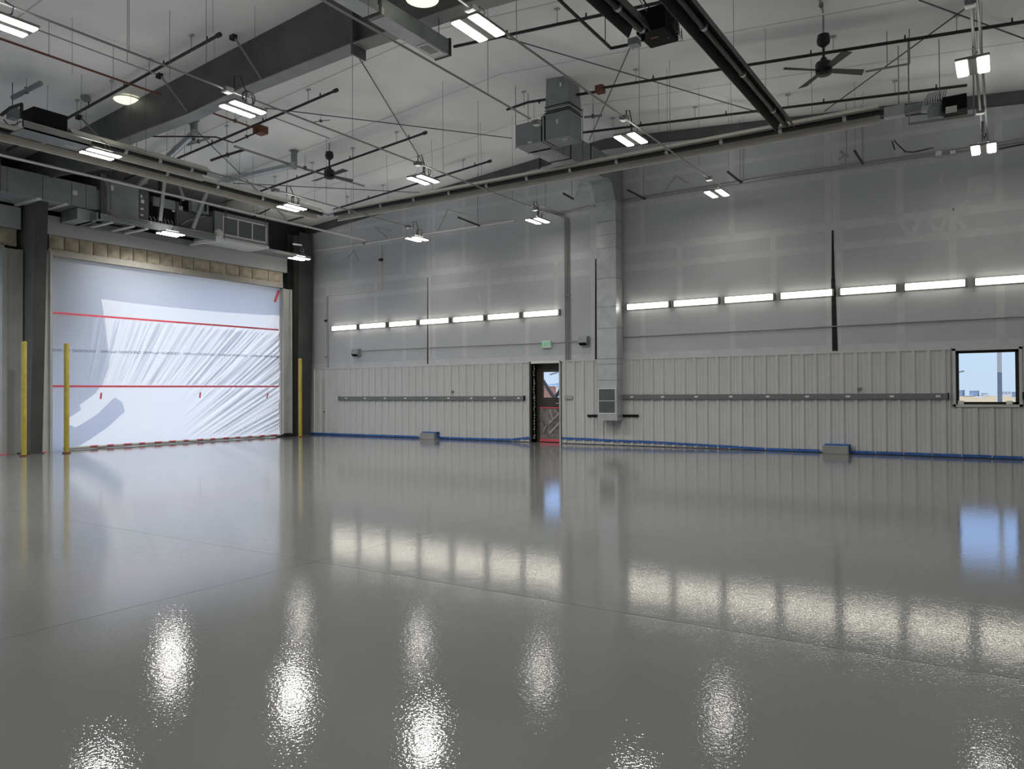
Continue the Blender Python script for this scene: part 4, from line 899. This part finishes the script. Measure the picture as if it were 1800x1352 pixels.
p = at(384, 411, X=-20.3); tag(MB().lathe([(.10, -.12), (.14, -.05), (.12, .08), (.05, .14)], p, 12).build('plastic_bag', 'paper', smooth=True), 'white crumpled plastic bag tied at the right end of the air handler', 'bag')
pipe('pipe', 'short white pipe in front of the dark corner column', 'pipe', [at(515, 429, X=-20.95), at(530, 431, X=-20.95)], .03, 'white')
# roof box and basket light at the right
p = at(1540, 200, Y=yb_)
t = thing('exhaust_unit', 'silver flexible pipe and motor at the right end of the long heater', 'exhaust', (xe, yb_, HZ))
a, b, c, d_, e2 = at(1546, 198, Y=yb_), at(1580, 196, Y=yb_), at(1622, 188, Y=yb_), at(1652, 189, Y=yb_), at(1700, 190, Y=yb_)
MB().tube([a, b], .055, 12).build('dark_pipe', 'black', t); MB().box(b.x-.25, b.y-.09, b.z-.10, b.x+.1, b.y+.09, b.z+.10).build('coupling', 'galv', t)
MB().tube([b, c], .09, 14).build('corrugated_pipe', 'galvdark', t); MB().tube([c, d_], .11, 16).build('silver_pipe', 'galv', t, smooth=True)
f_ = at(1645, 176, Y=yb_); cg = MB()
for k in range(9): cg.tube([f_+Vector((-.18+.045*k, -.12, -.10)), f_+Vector((-.16+.04*k, -.16, .0)), f_+Vector((-.1+.035*k, -.08, .13))], .008, 5)
cg.build('wire_guard', 'steel', t); MB().lathe([(.13, -.2), (.16, 0), (.1, .08)], f_-Vector((0, 0, .15)), 16).build('fan_motor', 'galvdark', t)
MB().box(d_.x+.05, yb_-.18, d_.z-.15, e2.x, yb_+.22, d_.z+.12).build('black_box', 'blackbox', t)
p2 = at(1672, 192, Y=yb_-.2); MB().box(p2.x-.09, yb_-.19, p2.z-.06, p2.x+.09, yb_-.181, p2.z+.06).build('paper_label', 'paper', t)
for x in (b.x, d_.x): MB().tube([(x, yb_, HZ), (x, yb_, roof(x))], .008, 5).build('hanger_rod', 'wire', t)
t = thing('trapeze_hanger', 'grey channel trapeze hanging from tall rods at the upper right', 'hanger', at(1598, 218, Y=yb_-.3))
ta, tb = at(1598, 219, Y=yb_-.3), at(1712, 203, Y=yb_-.3)
MB().bar(ta, tb, .06, .05).build('channel', 'conduit', t)
for pt in (ta, tb): MB().tube([pt, (pt.x, pt.y, roof(pt.x))], .014, 6).build('rod', 'conduit', t)
a1, a2 = at(1521, 126, Z=ta.z+1.0), at(1599, 112, Z=ta.z+1.0)
t = thing('conduit', 'thin grey conduit stub right of the big ceiling fan', 'conduit', a2); MB().bar(a1, a2, .03, .03).build('channel', 'conduit', t); MB().tube([a2, (a2.x, a2.y, roof(a2.x))], .01, 6).tube([a1.lerp(a2, .5), (a1.lerp(a2, .5).x, a1.lerp(a2, .5).y, roof(a1.lerp(a2, .5).x))], .008, 5).build('hanger_rod', 'conduit', t)
# vertical hanger wires with nothing visible on them
for k, (px, py0, py1) in enumerate(((127, 30, 130), (374, 0, 58), (377, 62, 150), (448, 10, 120), (900, 205, 360), (943, 265, 400), (972, 315, 375), (1140, 280, 348), (1172, 120, 245), (1228, 150, 290), (1280, 175, 305), (1306, 205, 320), (1488, 200, 272), (1502, 145, 265), (1517, 160, 288), (1636, 185, 262), (655, 380, 425), (553, 300, 360))):
    p = atc(px, py0, 0); z1 = at(px, py1, Y=p.y).z
    tag(MB().tube([(p.x, p.y, z1), (p.x, p.y, p.z)], .0035, 5).build('hanger_wire', 'wire'), '%s from the left of the loose thin wires hanging from the ceiling' % ORD[[k2[0] for k2 in sorted(enumerate((127, 374, 377, 448, 900, 943, 972, 1140, 1172, 1228, 1280, 1306, 1488, 1502, 1517, 1636, 655, 553)), key=lambda q: q[1])].index(k)], 'wire', 'loose hanger wires')
# ------------------------------------------------------------ outside
g_o = MB().box(-120, 20.06, -.6, 140, 250, -.04); g_o.build('ground', 'field')['kind'] = 'structure'
MB().box(-70, -40, -.6, -22.52, 60, -.03).build('apron', 'concrete')['kind'] = 'structure'
def far_building(px0, px1, pyt, pyb, Y, m, label, windows=0):
    a, b = at(px0, pyb, Y=Y), at(px1, pyt, Y=Y); t = thing('building', label, 'building', (a.x, Y, -.1))
    MB().box(a.x, Y, min(a.z, -.1), b.x, Y+14, b.z).build('walls', m, t)
    rt_ = .06*max(.8, b.z); MB().box(a.x-.1, Y-.1, b.z, b.x+.1, Y+14.1, b.z+rt_).build('roof', 'farwhite', t)
    for k in range(windows): x = a.x+(b.x-a.x)*(k+.3)/windows; MB().box(x, Y-.1, a.z+(b.z-a.z)*.45, x+(b.x-a.x)/windows*.6, Y, a.z+(b.z-a.z)*.7).build('window', 'farblue', t)
far_building(1683, 1691.5, 686, 694, 235, 'farblue', 'bluish far building at the left side of the window view')
far_building(1704, 1718.5, 687, 694, 235, 'farblue', 'bluish far building in the middle of the window view')
far_building(1752, 1777, 688, 695, 225, 'farwhite', 'white far building behind the post in the window view', 4)
far_building(1779, 1786, 689, 695, 200, 'farblue', 'bluish far building at the right side of the window view')
far_building(1725, 1735, 691, 694, 240, 'farwhite', 'low pale far building left of the post in the window view')
far_building(1712, 1729, 698.8, 702, 188, 'farwhite', 'long low white trailer in the field outside the window')
far_building(1694, 1708, 696.2, 699.5, 222, 'farbrick', 'low brown shed in the field outside the window')
p = at(1757.5, 690, Y=22.5); t = thing('post', 'upright post outside the window, pale above and blue-grey below', 'post', (p.x, 22.5, -.1))
MB().box(p.x-.05, 22.45, -.1, p.x+.05, 22.55, 1.95).build('lower_post', 'farblue', t); MB().box(p.x-.05, 22.45, 1.95, p.x+.05, 22.55, 5.5).build('upper_post', 'farwhite', t)
p = at(1687, 654.5, Y=90); t = thing('street_lamp', 'far street lamp head seen through the window', 'lamp', (p.x-2.2, 90, -.1))
MB().tube([(p.x-2.2, 90, -.1), (p.x-2.2, 90, p.z), (p.x-.6, 90, p.z+.1)], .10, 6).build('mast', 'farblue', t); MB().bar((p.x-.4, 90, p.z-.06), (p.x+.4, 90, p.z+.12), .3, .15).build('lamp_head', 'galvdark', t)
far_building(955, 978, 679, 689, 120, 'farbrick', 'brick-red building outside the exit door window')
far_building(977.5, 990, 681, 689, 118, 'farwhite', 'pale low building outside the exit door window')
def brace(a, b, label):
    yy_ = 21.6 if 'left' in label else 21.75; p, q = at(*a, Y=yy_), at(*b, Y=yy_); tag(MB().bar(p, q, .10, .06, up=(0, 1, 0)).build('timber_brace', 'wood'), label, 'brace')
brace((953, 667), (1018, 768), 'slanting dark brace outside the exit door window, left one'); brace((932, 768), (986, 684), 'slanting dark brace outside the exit door window, right one')
p = at(974, 656.5, Y=60); q = thing('street_lamp', 'far street lamp head seen through the exit door window', 'lamp', (p.x-1.5, 60, -.1)); MB().tube([(p.x+1.8, 60, -.1), (p.x+1.8, 60, p.z), (p.x+.3, 60, p.z+.05)], .05, 6).build('mast', 'farwhite', q); MB().bar((p.x-.4, 60, p.z-.1), (p.x+.4, 60, p.z+.1), .25, .12).build('lamp_head', 'galvdark', q)
hl = MB(); hv = []; hf = []
for i in range(121):
    x = -600+i*3.6; z = 10+6*noise.noise((x*.008, 0, 0))+4*noise.noise((x*.03, 3, 0)); hv += [(x, 500, -5), (x, 500, z), (x, 560, -5)]
for i in range(120): a = i*3; hf += [(a, a+3, a+4, a+1), (a+1, a+4, a+5, a+2)]
tag(hl.add(hv, hf).build('mountain_ridge', 'hill'), 'hazy blue mountain ridge far beyond the exit door window', 'mountain')
# unseen plates added outside the plastic sheet, cut to cast its curved shadow
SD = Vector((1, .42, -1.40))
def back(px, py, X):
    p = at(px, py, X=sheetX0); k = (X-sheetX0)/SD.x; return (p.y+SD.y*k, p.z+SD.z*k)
t = thing('shadow_blocker', 'unseen plates added outside the plastic sheet to cast its curved shadow', 'blocker', (-22.9, 10.5, 0))
MB().prism([back(x, y, -22.75) for x, y in ((60, 440), (168, 470), (171, 505), (177, 545), (184, 595), (183, 625), (174, 652), (160, 672), (131, 694), (136, 701), (97, 730), (101, 738), (60, 750))], 'x', -22.95, -22.75).build('body', 'blocker', t)  # plate outline projected back along the sun from the wanted shadow edge
MB().prism([back(x, y, -22.75) for x, y in ((80, 735), (101, 738), (133, 751), (168, 727), (199, 695), (212, 703), (182, 733), (152, 756), (122, 774), (80, 778))], 'x', -22.95, -22.75).build('arm', 'blocker', t)  # second added plate, shapes the slanting shadow band; no real arm
yy, zz = back(75, 745, -22.8); MB().box(-23.1, yy-.5, -.03, -22.7, yy-.1, 5.5).build('mast', 'blocker', t)  # added upright that stands the plates on the ground; no real mast
# ------------------------------------------------------------ light
w = bpy.data.worlds.new('sky'); S.world = w; w.use_nodes = True
nt = w.node_tree; N = nt.nodes; L = nt.links; bg = N['Background']
tc = N.new('ShaderNodeTexCoord'); sx = N.new('ShaderNodeSeparateXYZ'); L.new(tc.outputs['Generated'], sx.inputs[0])
cr = N.new('ShaderNodeValToRGB'); L.new(sx.outputs['Z'], cr.inputs['Fac']); el = cr.color_ramp.elements
el[0].position = 0; el[0].color = (.38, .47, .57, 1); el[1].position = .9; el[1].color = (.36, .47, .74, 1)
for pos, c in ((.07, (.38, .49, .61, 1)), (.13, (.34, .55, 1.02, 1)), (.22, (.38, .55, .92, 1)), (.4, (.44, .55, .80, 1))):
    e = el.new(pos); e.color = c
L.new(cr.outputs['Color'], bg.inputs['Color']); bg.inputs['Strength'].default_value = 1.22
sl = bpy.data.lights.new('sun', 'SUN'); sl.energy = 1.75; sl.angle = .009; sl.color = (1, .94, .84)
so = bpy.data.objects.new('sun', sl); COL.objects.link(so); so.rotation_euler = SD.normalized().to_track_quat('-Z', 'Y').to_euler()
# ------------------------------------------------------------ camera
cd = bpy.data.cameras.new('camera'); co = bpy.data.objects.new('camera', cd); COL.objects.link(co)
cd.sensor_width = 36; cd.lens = F0*36/1800; cd.clip_end = 2000; cd.clip_start = .05
co.matrix_world = Matrix(((Rt.x, Up.x, -Fw.x, CP.x), (Rt.y, Up.y, -Fw.y, CP.y), (Rt.z, Up.z, -Fw.z, CP.z), (0, 0, 0, 1)))
S.camera = co
vs_ = S.view_settings; vs_.view_transform = 'Standard'; vs_.look = 'None'; vs_.gamma = 1; vs_.use_curve_mapping = False; vs_.exposure = .55
S.cycles.max_bounces = 8; S.cycles.diffuse_bounces = 6
